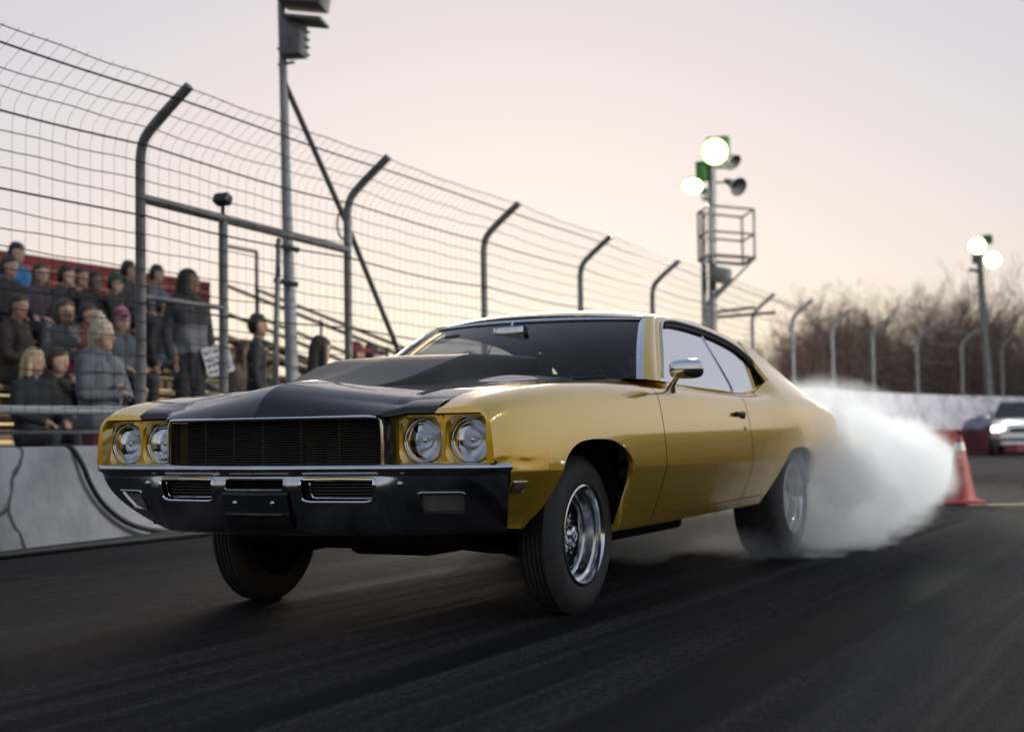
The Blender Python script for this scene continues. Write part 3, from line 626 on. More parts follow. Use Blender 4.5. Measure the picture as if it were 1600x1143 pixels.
# ---- interior
b = MB(); b.bbox((0, .88, .885), (1.42, .34, .14), .05, 3); b.bbox((.38, .93, .965), (.40, .16, .07), .03, 3); b.out('dashboard', M_VIN, car)
b = MB(); th = np.linspace(0, 2*math.pi, 33)[:-1]; rx = Matrix.Rotation(R(-28), 3, 'X')
b.tube([tuple(rx @ Vector((.185*math.cos(a), 0, .185*math.sin(a)))+Vector((.38, 1.16, .93))) for a in th], .013, 8, closed=True)
for a in (0, math.pi, -math.pi/2): b.tube([tuple(rx @ Vector((.18*math.cos(a), 0, .18*math.sin(a)))+Vector((.38, 1.16, .93))), (.38, 1.14, .92)], .009, 6)
b.tube([(.38, 1.14, .92), (.38, .95, .86)], .02, 8); b.out('steering_wheel', M_VIN, car)
for sx in (.38, -.38):
    b = MB(); b.bbox((sx, 1.60, .56), (.52, .52, .18), .06, 3); b.bbox((sx, 1.92, .80), (.52, .16, .56), .06, 3, Matrix.Rotation(R(-14), 3, 'X')); b.bbox((sx, 2.02, 1.13), (.26, .10, .14), .04, 3, Matrix.Rotation(R(-10), 3, 'X')); b.out('bucket_seat', M_VIN, car)
b = MB(); b.bbox((0, 2.55, .55), (1.25, .50, .18), .06, 3); b.bbox((0, 2.82, .76), (1.25, .16, .42), .05, 3, Matrix.Rotation(R(-18), 3, 'X')); b.box((0, 3.15, .90), (1.3, .6, .03)); b.out('rear_bench', M_VIN, car)
for sgn in (1, -1):
    b = MB(); b.box((sgn*.79, 1.55, .70), (.03, 1.75, .48)); b.out('door_card', M_VIN, car)
b = MB(); b.grid([[(t*(Xg(roofz(max(y, 1.36)))-.035), y+(-.06*(1-t*t) if y < 1.5 else 0), roofz(max(y, 1.36))+.026*(1-abs(t)**2.4)-.022) for t in np.linspace(-1, 1, 11)] for y in np.linspace(1.36, 2.78, 10)], flip=True); b.out('headliner', M_VIN, car)
# ============================================================ THE SETTING
def asphalt():
    m = bpy.data.materials.new('asphalt'); m.use_nodes = True; t = m.node_tree; N, L = t.nodes, t.links; b = N['Principled BSDF']
    tc = N.new('ShaderNodeTexCoord')
    def nz(scale, det, sc=(1, 1, 1), rough=.6, rot=0.0):
        mp = N.new('ShaderNodeMapping'); mp.inputs['Scale'].default_value = sc; mp.inputs['Rotation'].default_value = (0, 0, rot); L.new(tc.outputs['Object'], mp.inputs[0])
        n = N.new('ShaderNodeTexNoise'); n.inputs['Scale'].default_value = scale; n.inputs['Detail'].default_value = det; n.inputs['Roughness'].default_value = rough; L.new(mp.outputs[0], n.inputs['Vector']); return n.outputs[0]
    def rng_(src, a, b_, c, d):
        r = N.new('ShaderNodeMapRange'); r.inputs[1].default_value = a; r.inputs[2].default_value = b_; r.inputs[3].default_value = c; r.inputs[4].default_value = d; L.new(src, r.inputs[0]); return r.outputs[0]
    def mul(a, b_):
        q = N.new('ShaderNodeMath'); q.operation = 'MULTIPLY'; L.new(a, q.inputs[0]); L.new(b_, q.inputs[1]); return q.outputs[0]
    streak = nz(1.0, 4, (2.6, .05, 1), .5, R(-4)); streak2 = nz(1.0, 6, (11.0, .14, 1), .6, R(2)); fine = nz(42, 6, (1, .7, 1), .85); grit = nz(170, 3, (1, 1, 1), .8); patch = nz(.35, 4)
    dark = rng_(streak, .44, .54, .28, 1.5); d2 = rng_(streak2, .40, .60, .45, 1.5); f_ = rng_(fine, .38, .62, .25, 2.1); g_ = rng_(grit, .36, .64, .3, 2.0); p_ = rng_(patch, .3, .7, .85, 1.15)
    val = mul(mul(mul(dark, d2), mul(f_, g_)), p_)
    mx = N.new('ShaderNodeMix'); mx.data_type = 'RGBA'; mx.blend_type = 'MULTIPLY'; mx.inputs[0].default_value = 1; mx.inputs[6].default_value = (.028, .0243, .0258, 1); L.new(val, mx.inputs[7]); L.new(mx.outputs[2], b.inputs['Base Color'])
    L.new(rng_(mul(dark, d2), .3, 1.4, .78, .95), b.inputs['Roughness']); b.inputs['Specular IOR Level'].default_value = .14
    bp = N.new('ShaderNodeBump'); bp.inputs['Strength'].default_value = .8; bp.inputs['Distance'].default_value = .012; L.new(mul(f_, g_), bp.inputs['Height']); L.new(bp.outputs[0], b.inputs['Normal'])
    return m
M_ASPH = asphalt()
b = MB(); b.grid([[(x, y, 0) for x in (-500, -60, 60, 500)] for y in (-500, -60, 90, 500)], flip=True); tag(b.out('track_ground', M_ASPH, None, 0), kind='structure')

def wall_paint(name, col, crack=.012, cs=.75):
    m = bpy.data.materials.new(name); m.use_nodes = True; t = m.node_tree; N, L = t.nodes, t.links; b = N['Principled BSDF']; tc = N.new('ShaderNodeTexCoord')
    n = N.new('ShaderNodeTexNoise'); n.inputs['Scale'].default_value = 2.2; n.inputs['Detail'].default_value = 8; n.inputs['Roughness'].default_value = .65; L.new(tc.outputs['Object'], n.inputs['Vector'])
    n2 = N.new('ShaderNodeTexNoise'); n2.inputs['Scale'].default_value = 3.0; n2.inputs['Detail'].default_value = 4; L.new(tc.outputs['Object'], n2.inputs['Vector'])
    ad = N.new('ShaderNodeVectorMath'); ad.operation = 'MULTIPLY_ADD'; ad.inputs[1].default_value = (.35, .35, .35); L.new(n2.outputs['Color'], ad.inputs[0]); L.new(tc.outputs['Object'], ad.inputs[2])
    v = N.new('ShaderNodeTexVoronoi'); v.feature = 'DISTANCE_TO_EDGE'; v.inputs['Scale'].default_value = cs; L.new(ad.outputs[0], v.inputs['Vector'])
    cr = N.new('ShaderNodeMapRange'); cr.inputs[1].default_value = crack*.3; cr.inputs[2].default_value = crack*1.6; cr.inputs[3].default_value = .18; cr.inputs[4].default_value = 1; L.new(v.outputs[0], cr.inputs[0])
    dr = N.new('ShaderNodeMapRange'); dr.inputs[1].default_value = .35; dr.inputs[2].default_value = .62; dr.inputs[3].default_value = .62; dr.inputs[4].default_value = 1.04; L.new(n.outputs[0], dr.inputs[0])
    q = N.new('ShaderNodeMath'); q.operation = 'MULTIPLY'; L.new(cr.outputs[0], q.inputs[0]); L.new(dr.outputs[0], q.inputs[1])
    mx = N.new('ShaderNodeMix'); mx.data_type = 'RGBA'; mx.blend_type = 'MULTIPLY'; mx.inputs[0].default_value = 1; mx.inputs[6].default_value = (*col, 1); L.new(q.outputs[0], mx.inputs[7]); L.new(mx.outputs[2], b.inputs['Base Color'])
    b.inputs['Roughness'].default_value = .8
    bp = N.new('ShaderNodeBump'); bp.inputs['Strength'].default_value = .5; bp.inputs['Distance'].default_value = .03; L.new(q.outputs[0], bp.inputs['Height']); L.new(bp.outputs[0], b.inputs['Normal'])
    return m
M_WALL = wall_paint('white_painted_concrete', (.40, .39, .425), .011, .62)
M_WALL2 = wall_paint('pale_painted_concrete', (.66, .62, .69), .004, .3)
M_WRED = wall_paint('faded_red_paint', (.38, .09, .08), .004, .4)
M_STEEL = mat('weathered_galvanised_steel', (.20, .19, .19), .55, .55, noise=(7, .25))
M_POST = mat('grey_painted_post', (.17, .16, .165), .6, 0, noise=(6, .25))
M_WIRE = mat('rusty_wire', (.022, .016, .013), .7, .0)
M_CABLE = mat('black_cable', (.012, .012, .013), .55)
M_WOOD = mat('bleacher_plank_wood', (.30, .20, .10), .75, noise=(5, .3))
M_REDW = mat('red_boarding', (.26, .035, .03), .7, noise=(4, .3))

# ---- fence line: post feet in column u at depth D
def col_at(i): D = 10.85+2.85*i; return 1790-17030/D, D
FEET = [np.array([*flat(*col_at(i))[:2], 0]) for i in range(0, 7)]
d01 = FEET[0]-FEET[1]; FEET = [FEET[0]+d01*2, FEET[0]+d01]+FEET
NSTRAIGHT = len(FEET)
FEET += [np.array([*flat(u, D)[:2], 0]) for u, D in ((1243, 30.6), (1305, 33.2), (1368, 35.8), (1437, 38.4), (1507, 41.0), (1570, 43.0), (1650, 44.8), (1735, 46.2))]
FEET = np.array(FEET)
def curve_at(s):
    i = min(max(int(math.floor(s)), 0), len(FEET)-2); return FEET[i]+(FEET[i+1]-FEET[i])*(s-i)
def nrm_at(s):
    e = 1e-3 if s < len(FEET)-1.01 else -1e-3; a, b_ = curve_at(s-.5), curve_at(s+.5); d = b_-a; d = d/np.linalg.norm(d); return np.array([d[1], -d[0], 0])   # towards the track
def wall_h(s): return .70+.97*sm(5.6, 8.2, s)
def wall_mesh(name, s0, s1, n, hfun, m, toff, thick, label, cat):
    G = []
    for s in np.linspace(s0, s1, n):
        p, q, h = curve_at(s), nrm_at(s), hfun(s); f_ = p+q*toff
        G.append([tuple(f_+q*.05)+tuple(), tuple(f_+np.array([0, 0, h-.03])), tuple(f_-q*.03+np.array([0, 0, h])), tuple(f_-q*(thick-.03)+np.array([0, 0, h])), tuple(f_-q*thick+np.array([0, 0, h-.03])), tuple(f_-q*(thick+.02))])
    b = MB(); b.grid(G); b.add(G[0], [tuple(range(6))]); b.add(G[-1], [tuple(reversed(range(6)))]); o = b.out(name, m, None, 50); recalc(o); return tag(o, label, cat)
wall_mesh('track_wall', 0, 6.9, 60, wall_h, M_WALL, .16, .30, 'white painted cracked concrete wall below the spectator fence', 'wall')
tw = wall_mesh('turn_wall', 6.9, len(FEET)-1, 60, wall_h, M_WALL2, .16, .30, 'pale concrete wall curving round the far turn below the trees', 'wall')
G = [[tuple(curve_at(s)+nrm_at(s)*(.16+.055-.05*z/1.6)+np.array([0, 0, z])) for z in (.0, .35, .70)] for s in np.linspace(9, len(FEET)-1, 30)]
b = MB(); b.grid(G); b.out('red_band', M_WRED, tw, 60)

# ---- catch fence
fence = thing('catch_fence', 'tall wire catch fence with bent grey posts on the concrete wall', 'fence', FEET[2])
def prof(t):    # post profile: t metres along it -> (towards track, z)
    P = FP; d = FPD; return float(np.interp(t, d, P[:, 0])), float(np.interp(t, d, P[:, 1]))
FP = np.concatenate([[(0, .3)], chaikin([(0, 2.70), (0, 3.02), (.13, 3.16), (.46, 3.42)], 3)]); FPD = np.concatenate([[0], np.cumsum(np.linalg.norm(np.diff(FP, axis=0), axis=1))])
TL = FPD[-1]
for i in range(0, len(FEET)):
    p, q = FEET[i], nrm_at(i); rr = .040 if i < NSTRAIGHT else .045; b = MB(); lift = 0.0 if i < NSTRAIGHT else .12
    b.tube([tuple(p+q*prof(t)[0]+np.array([0, 0, prof(t)[1]+lift])) for t in np.concatenate([[0, 1.2, 2.3], np.linspace(2.5, TL, 16)])], rr, 10); b.out('post', M_POST, fence, 60)
# horizontal wires, each its own strand
NW = 22; tz = [TL-.03, TL-.16, TL-.32, TL-.47]+[TL-.62-.135*k for k in range(18)]
for k, t in enumerate(tz):
    heavy = k in (1, 4, 8, 13); rr = .0082 if heavy else .0042; pts = []; ph = rng.uniform(0, 6); sagk = rng.uniform(.006, .03)*(1.6 if k in (4, 5) else 1)
    smax = len(FEET)-1 if k in (1, 4, 8, 12, 16) else 8.0
    for s in np.arange(0, smax, .0625 if not heavy else .125):
        a, z = prof(max(t, .42)); fr = s-math.floor(s); p = curve_at(s)+nrm_at(s)*(a+.045)
        z += -sagk*4*fr*(1-fr)+.005*math.sin(s*23+ph)*(0 if heavy else 1)+.007*math.sin(s*5.1+ph*2)+(.12 if s > NSTRAIGHT else 0)*sm(NSTRAIGHT-1, NSTRAIGHT, s)
        pts.append((p[0], p[1], z))
    if pts[0][2] > .75: b = MB(); b.tube(pts, rr, 5); b.out('wire', M_WIRE, fence, 60)
b = MB()
for s in np.arange(1.0, 8.0, .042):
    p, q = curve_at(s), nrm_at(s); b.tube([tuple(p+q*(prof(t)[0]+.05)+np.array([0, 0, prof(t)[1]])) for t in np.concatenate([[.42, 1.0, 1.7, 2.4], np.linspace(2.6, TL-.03, 6)])], .0015, 3, caps=False)
vw = b.out('vertical_strands', M_WIRE, fence, 60); vw['kind'] = 'stuff'
# pipe rails between the first posts, gate post with a small lamp, hand rails
def rail(name, s0, z0, s1, z1, r, m=M_STEEL, off=.0, parent=fence):
    b = MB(); b.tube([tuple(curve_at(s)+nrm_at(s)*off+np.array([0, 0, z])) for s, z in ((s0, z0), ((s0+s1)/2, (z0+z1)/2), (s1, z1))], r, 10); return b.out(name, m, parent, 60)
rail('top_rail', 2.0, 2.60, 3.0, 2.55, .040)
rail('hand_rail', 0.0, .93, 2.0, .96, .030, mat('white_pipe_paint', (.42, .42, .44), .5), .02)
rail('lower_rail', 0.0, .80, 2.35, .80, .014)
rail('gate_rail', 2.0, 1.84, 2.36, 1.83, .022)
sg = 2.345
b = MB(); p = curve_at(sg); b.tube([tuple(p+np.array([0, 0, z])) for z in (.4, 1.5, 2.6)], .036, 10); gp = b.out('gate_post', M_POST, fence, 60)
b = MB(); b.tube([tuple(p+np.array([0, 0, 2.6])), tuple(p+np.array([0, 0, 2.70]))], .02, 8); b.bbox(tuple(p+np.array([.02, -.03, 2.74])), (.15, .10, .09), .02, 2, Matrix.Rotation(R(-25), 3, 'X')); b.out('floodlight', M_PLAS, gp)

# ---- bleachers behind the fence
E1 = FEET[3]-FEET[2]; E1 = E1/np.linalg.norm(E1); E2 = np.array([-E1[1], E1[0], 0.0])     # along the fence, away from the track
O0 = FEET[2].copy()
def loc(a, b_, z): return O0+E1*a+E2*b_+np.array([0, 0, z])
RZ = math.atan2(E1[1], E1[0]); ROT = Matrix.Rotation(RZ, 3, 'Z')
BA0, BA1, NROW, RD, RH = -1.0, 10.6, 7, .70, .33
def seat_z(k): return .33+RH*k
def row_b(k): return 2.1+RD*k
bl = thing('bleachers', 'wooden plank bleachers with red back boarding, full of spectators', 'bleachers', tuple(loc(0, 3, 0)))
for k in range(NROW):
    for (dz, db, wd, nm) in ((0, 0, .27, 'seat_plank'), (-.36, .36, .33, 'foot_plank'), (-.16, .20, .03, 'riser_board')):
        b = MB(); zz = seat_z(k)+dz
        if zz < .05: continue
        b.box(tuple(loc((BA0+BA1)/2, row_b(k)+db-(.0 if nm != 'foot_plank' else .72), zz)), (BA1-BA0, wd, .045 if wd > .1 else .16), ROT); b.out(nm, M_WOOD, bl, 0)
for a in np.arange(BA0+.3, BA1, 1.9):
    b = MB(); b.box(tuple(loc(a, 2.2+RD*(NROW-1)/2, .55+RH*(NROW-1)/2-.15)), (.06, math.hypot(RD, RH)*(NROW-1), .10), ROT @ Matrix.Rotation(math.atan2(RH, RD), 3, 'X')); b.out('stringer', M_STEEL, bl, 0)
    for k in (2, 4, 6):
        b = MB(); b.box(tuple(loc(a, row_b(k)+.05, seat_z(k)/2-.05)), (.05, .05, seat_z(k)-.12), ROT); b.out('leg', M_STEEL, bl, 0)
zt = 3.04; nb = 6
for k in range(nb):
    b = MB(); b.box(tuple(loc((BA0+BA1)/2, row_b(NROW-1)+.75, 2.28+.175*k+.085)), (BA1-BA0, .03, .168), ROT @ Matrix.Rotation(R(4), 3, 'X')); b.out('back_board', M_REDW, bl, 0)
b = MB(); c = loc(7.15, row_b(NROW-1)+.66, 3.06); b.box(tuple(c), (.34, .02, .24), ROT); sgn_ = b.out('row_sign', mat('faded_white_sign', (.38, .33, .32), .7), bl, 0)
# end stairs: sloping stringers and hand rails, landing frame
M_DKST = mat('dark_steel_beam', (.07, .06, .055), .6, .3)
st = thing('bleacher_stair', 'dark steel stair with sloping rails at the end of the bleachers', 'stair', tuple(loc(BA1+.5, 3, 0)))
def beam(name, p, q, r, m=M_DKST, par=st, n=8):
    b = MB(); b.tube([tuple(p), tuple((np.array(p)+np.array(q))/2), tuple(q)], r, n); return b.out(name, m, par, 60)
for a in (BA1+.15, BA1+1.1):
    for dz, r in ((.0, .075), (.42, .030), (.88, .030)):
        beam('stringer' if dz == 0 else 'stair_rail', loc(a, row_b(NROW-1)+.6, 2.42+dz), loc(a, .95, .10+dz), r)
    for k in range(5): beam('baluster', loc(a, 1.4+k*1.2, .28+.48*k), loc(a, 1.4+k*1.2, .28+.48*k+.9), .022)
for k in range(9): b = MB(); b.box(tuple(loc(BA1+.62, 1.3+.62*k, .26+.248*k)), (.95, .28, .04), ROT); b.out('tread', M_WOOD, st, 0)
for a, b_ in ((BA1+.1, row_b(NROW-1)+.6), (BA1+1.15, row_b(NROW-1)+.6)): beam('landing_post', loc(a, b_, 0), loc(a, b_, 3.95), .032, M_STEEL)
beam('landing_bar', loc(BA1+.1, row_b(NROW-1)+.6, 3.95), loc(BA1+1.15, row_b(NROW-1)+.6, 3.95), .03, M_STEEL)
for k in range(6): beam('planked_side', loc(BA1+.02, 2.0+k*.75, .25+.35*k), loc(BA1+.02, 6.4, .25+.35*k), .09, M_WOOD, bl, 4)

# ---- light pole with box lamp and brace, behind the fence
DP = 14.6
def tri(u, v, D): return atD(u, v, D)
pbase = flat(462, DP, 0); ptop = tri(438, -45, DP)
pole = thing('light_pole', 'tall leaning tapered grey light pole behind the fence with box lamps', 'light pole', tuple(pbase))
pl = lambda v: pbase+(ptop-pbase)*(pbase[2]*0+(tri(450, v, DP)[2]-pbase[2])/(ptop[2]-pbase[2]))
b = MB(); b.tube([tuple(pl(v)) for v in (830, 600, 350, 120, -45)], [.075, .068, .058, .042, .036], 14); b.out('mast', mat('pale_pole_paint', (.27, .265, .28), .5, noise=(4, .2)), pole, 60)
b = MB(); b.bbox(tuple(tri(478, -8, DP-.1)+np.array([0, 0, .12])), (.46, .42, .50), .03, 2, Matrix.Rotation(R(20), 3, 'Z') @ Matrix.Rotation(R(8), 3, 'Y')); b.box(tuple(tri(478, 33, DP-.1)), (.40, .36, .03), Matrix.Rotation(R(20), 3, 'Z') @ Matrix.Rotation(R(8), 3, 'Y')); b.out('lamp_housing', M_POST, pole, 40)
b = MB(); b.bbox(tuple(tri(459, 62, DP-.05)), (.22, .24, .36), .015, 2, Matrix.Rotation(R(15), 3, 'Z')); bal = b.out('ballast_box', M_POST, pole, 40)
for k in range(4): b = MB(); b.bbox(tuple(tri(474, 48+k*12, DP-.05)), (.05, .18, .025), .006, 1); b.out('cooling_fin', M_POST, bal, 40)
for v in (75, 100): b = MB(); c = pl(v); b.tube([(c[0]-.06, c[1], c[2]), (c[0]+.14, c[1], c[2])], .016, 6); b.out('clamp', M_POST, pole)
b = MB(); b.tube([tuple(pl(125)), tuple(tri(540, 345, 14.8)), tuple(tri(640, 590, 15.0)), tuple(flat(742, 15.2, 0.0))], .030, 8); b.out('brace', M_DKST, pole, 60)
b = MB(); c = tri(538, 350, 14.9); th = np.linspace(0, 2*math.pi, 20)[:-1]; b.tube([tuple(c+_r*.075*math.cos(a)+_u*.16*math.sin(a)) for a in th], .012, 6, closed=True); b.out('cable_coil', M_CABLE, pole)
for u0, v0 in ((430, 383), (428, 437)): b = MB(); b.tube([tuple(tri(u0, v0, 14.5)), tuple(tri(u0+38, v0+8, 14.5))], .028, 6); b.out('step_bar', M_DKST, pole)
b = MB(); b.tube([tuple(flat(428, 13.9, 0)), tuple(tri(432, 500, 13.9)), tuple(tri(436, 372, 13.9))], .028, 8); b.out('conduit', M_STEEL, pole)

# ---- lit light towers
M_LAMP = mat('lamp_glow', (1, 1, 1), .5, emit=(1.0, 1.0, .93), es=6.0)
M_LAMPG = mat('green_lamp_housing', (.06, .17, .035), .5); M_LAMPR = mat('lamp_rim_glow', (.8, 1, .2), .5, emit=(.75, 1.0, .25), es=.30)
M_HORN = mat('grey_horn_speaker', (.13, .135, .13), .5)
def disc_lamp(par, c, r, depth=.22, tilt=None, hm=M_LAMPG, lit=True):
    d = np.array(tilt, float) if tilt is not None else CAM-c; d = d/np.linalg.norm(d); t_ = Vector(d).to_track_quat('X', 'Z').to_matrix()
    def tr(b): b.v = [tuple(t_ @ Vector(q)+Vector(c)) for q in b.v]; return b
    b = MB(); b.lathe([(-depth, .05), (-depth*.8, r*.45), (-depth*.3, r*.85), (0, r), (.012, r*1.04), (.012, r*.98)], (0, 0, 0), 'x', 28); h = tr(b).out('lamp_bowl', hm, par, 50)
    b = MB(); b.lathe([(.0+.02*(1-(q/r)**2), q) for q in np.linspace(.0005, r*.82, 8)], (0, 0, 0), 'x', 28); tr(b).out('lamp_glass', M_LAMP if lit else M_REFL, h, 180)
    b = MB(); b.lathe([(.0+.02*(1-(q/r)**2), q) for q in np.linspace(r*.82, r*.97, 4)], (0, 0, 0), 'x', 28); tr(b).out('glass_rim', M_LAMPR, h, 180)
def horn(par, c, d, r, ln):
    d = np.array(d, float); d /= np.linalg.norm(d); t_ = Vector(d).to_track_quat('X', 'Z').to_matrix(); b = MB(); b.lathe([(-ln, .04), (-ln*.8, .06), (-ln*.4, r*.5), (0, r), (.01, r), (-ln*.35, r*.45)], (0, 0, 0), 'x', 20); b.v = [tuple(t_ @ Vector(q)+Vector(c)) for q in b.v]; b.out('horn_speaker', M_HORN, par, 50)
DT = 26.5
tb = flat(1111, DT); tower = thing('light_tower', 'steel light tower with lit lamps, horns and a caged platform behind the car roof', 'light tower', tuple(tb))
for u0, v0, r in ((1112, 245, .075), (1099, 330, .055)): b = MB(); b.tube([tuple(flat(u0+4, DT, 0)), tuple(tri(u0+2, 500, DT)), tuple(tri(u0, v0, DT))], r, 10); b.out('mast', M_STEEL, tower, 60)
disc_lamp(tower, tri(1117, 237, DT-.15), .25)
disc_lamp(tower, tri(1082, 291, DT-.15), .20, tilt=(.35, -.9, -1.0))
b = MB(); b.bbox(tuple(tri(1122, 236, DT+.15)), (.42, .2, .52), .02, 2); b.out('lamp_box', M_LAMPG, tower)
b = MB(); b.bbox(tuple(tri(1097, 268, DT+.05)), (.20, .2, .36), .02, 2); b.out('ballast_box', M_LAMPG, tower)
b = MB(); b.bbox(tuple(tri(1104, 304, DT)), (.16, .18, .22), .02, 2); b.out('junction_box', M_HORN, tower)
horn(tower, tri(1146, 254, DT-.1), (.8, -.3, -.75), .17, .32); horn(tower, tri(1154, 292, DT-.2), (.8, -.5, -.45), .18, .42)
for v, u1 in ((285, 1150), (262, 1140)): b = MB(); b.tube([tuple(tri(1112, v, DT)), tuple(tri(u1, v, DT))], .022, 6); b.out('bracket', M_STEEL, tower)
b = MB(); b.bbox(tuple(tri(1127, 430, DT-.3)), (.34, .26, .30), .05, 2, Matrix.Rotation(R(14), 3, 'Y')); b.out('speaker_box', M_HORN, tower)
cz = [tri(1150, v, DT)[2] for v in (405, 368, 329)]
A_, B_, C_, D_ = [flat(u, d, 0) for u, d in ((1099, DT-.05), (1168, DT+.6), (1187, DT-.35), (1117, DT-.9))]
for k, z in enumerate(cz):
    b = MB(); P = [(q[0], q[1], z) for q in (A_, B_, C_, D_)]; b.tube(P, .035 if k == 0 else .022, 6, closed=True); b.out('platform_frame' if k == 0 else 'cage_rail', M_DKST, tower)
for q in (A_, B_, C_, D_): b = MB(); b.tube([(q[0], q[1], cz[0]), (q[0], q[1], cz[2])], .026, 6); b.out('cage_post', M_STEEL, tower)
b = MB(); b.tube([tuple(tri(1114, 470, DT)), (C_[0], C_[1], cz[0])], .022, 6); b.out('platform_strut', M_STEEL, tower)
for v, u1 in ((484, 1180), (492, 1212)): b = MB(); b.tube([tuple(tri(1112, v+4, DT)), tuple(tri(u1, v-4, DT-.2))], .03, 6); b.out('cross_arm', M_DKST, tower)
def flood(par, c, tgt, w, col, sz=60):
    l = bpy.data.lights.new('lamp_light', 'SPOT'); l.energy = w; l.color = col; l.spot_size = R(sz); l.spot_blend = .9; l.shadow_soft_size = .22
    o = bpy.data.objects.new('lamp_light', l); COL.objects.link(o); d = Vector(tgt)-Vector(c); o.location = Vector(c)+d.normalized()*.12; o.rotation_euler = d.to_track_quat('-Z', 'Y').to_euler(); setpar(o, par)
flood(tower, tri(1117, 237, DT-.15), (.5, 4.5, 0), 260, (.93, 1.0, .86)); flood(tower, tri(1082, 291, DT-.15), (0, 7, 0), 240, (1.0, .97, .86))
DQ = 47.0
p2 = thing('floodlight_pole', 'slim floodlight pole with two lit round lamps by the far trees', 'light pole', tuple(flat(1551, DQ)))
b = MB(); b.tube([tuple(flat(1551, DQ)), tuple(tri(1545, 600, DQ)), tuple(tri(1537, 500, DQ)), tuple(tri(1529, 385, DQ))], [.16, .15, .12, .09], 12); b.out('mast', M_STEEL, p2, 60)
disc_lamp(p2, tri(1527, 384, DQ-.3), .28); disc_lamp(p2, tri(1551, 406, DQ-.3), .28)
flood(p2, tri(1527, 384, DQ-.3), (2, 8, 0), 90, (.95, 1.0, .88)); flood(p2, tri(1551, 406, DQ-.3), (4, 8, 0), 90, (.95, 1.0, .88))
b = MB(); b.bbox(tuple(tri(1543, 374, DQ)), (.3, .3, .3), .05, 2); b.out('lamp_box', M_LAMPG, p2)
b = MB(); b.bbox(tuple(tri(1524, 404, DQ)), (.2, .2, .35), .03, 2); b.out('ballast_box', M_HORN, p2)
b = MB(); b.tube([tuple(tri(1514, 421, DQ)), tuple(tri(1530, 424, DQ))], .06, 6); b.out('bracket', M_HORN, p2)

p3b = np.array([17.0, 13.0, 0.0])  # unseen floodlights added to brighten the smoke and the turn wall
p3 = thing('added_light_pole', 'added floodlight pole out of view to the right, lighting smoke and turn wall', 'light pole', tuple(p3b))
b = MB(); b.tube([tuple(p3b), tuple(p3b+np.array([0, 0, 5])), tuple(p3b+np.array([0, 0, 9.5]))], [.16, .13, .09], 12); b.out('mast', M_STEEL, p3, 60)
b = MB(); b.tube([tuple(p3b+np.array([-.2, -.9, 9.2])), tuple(p3b+np.array([-.2, .9, 9.2]))], .05, 8); b.out('cross_arm', M_STEEL, p3, 60)
for k, tg, w, sz in ((-1, (0.2, 9.4, .3), 1900, 42), (0, (-2.0, 21.0, .8), 1200, 50), (1, (-9.0, 31.0, 1.0), 2600, 55)):
    c = p3b+np.array([-.25, .9*k, 9.25]); disc_lamp(p3, c, .28, tilt=np.array(tg)-c); flood(p3, c, tg, w, (1.0, .99, .92), sz)
# ---- bare trees beyond the turn
M_BARK = mat('grey_brown_bark', (.25, .16, .12), .85, noise=(3, .3))
def tree_mesh(seed, h):
    r = np.random.default_rng(seed); tk, cr = MB(), MB()
    def rec(p, d, ln, rad, lvl):
        pts = [p]; rs = [rad]; n = 4 if lvl < 2 else 3; dd = d.copy()
        for i in range(n):
            dd = dd+r.normal(0, .10+.05*lvl, 3); dd[2] += .05; dd /= np.linalg.norm(dd); pts.append(pts[-1]+dd*ln/n); rs.append(rad*(1-.55*(i+1)/n))
        (tk if lvl == 0 else cr).tube(pts, rs, 6 if lvl == 0 else (4 if lvl < 3 else 3), caps=False)
        if lvl >= 4: return
        nb = (9, 5, 5, 4)[lvl]
        for k in range(nb):
            f = r.uniform(.28 if lvl == 0 else .15, 1.0); i = min(int(f*n), n-1); q = pts[i]+(pts[i+1]-pts[i])*(f*n-i)
            ax = r.normal(0, 1, 3); ax -= dd*(ax@dd); ax /= np.linalg.norm(ax)+1e-9; an = r.uniform(.35, .85); nd = dd*math.cos(an)+ax*math.sin(an); nd[2] = abs(nd[2])*.8+.1; nd /= np.linalg.norm(nd)
            rec(q, nd, ln*r.uniform(.42, .68), max(rs[i]*.5, .006), lvl+1)
    rec(np.array([0, 0, -.1]), np.array([0, 0, 1.0]), h*.62, h*.016, 0)
    return tk, cr
TV = []
for sd, h in ((1, 8.0), (2, 7.2), (3, 8.6), (4, 6.6), (5, 7.6)):
    tk, cr = tree_mesh(sd, h); a = tk.out('trunk', M_BARK); c = cr.out('crown', M_BARK); TV.append((a.data, c.data)); bpy.data.objects.remove(a); bpy.data.objects.remove(c)
def put_tree(p, sc, k, rz, label):
    t = thing('bare_tree', label, 'tree', tuple(p), 'bare trees beyond the turn', rz); t.scale = (sc, sc, sc)
    for nm, me in zip(('trunk', 'crown'), TV[k]):
        o = bpy.data.objects.new(nm, me); COL.objects.link(o); o.parent = t
tr_rng = np.random.default_rng(5)
ORD = [('%d' % (i+1))+('th' if (i+1) % 10 not in (1, 2, 3) or i+1 in (11, 12, 13) else {1: 'st', 2: 'nd', 3: 'rd'}[(i+1) % 10]) for i in range(60)]
tu = sorted([1172+i*9.6+tr_rng.uniform(-4, 4) for i in range(50)])
for i, u in enumerate(tu):
    D = 60+tr_rng.uniform(-6, 16); sc = tr_rng.uniform(.80, 1.05)*(D/66)*(.62+.40*sm(1180, 1330, u)); put_tree(flat(u, D), sc, i % 5, tr_rng.uniform(0, 6.28), 'leafless tree beyond the turn wall, %s from the left in the wood' % ORD[i])
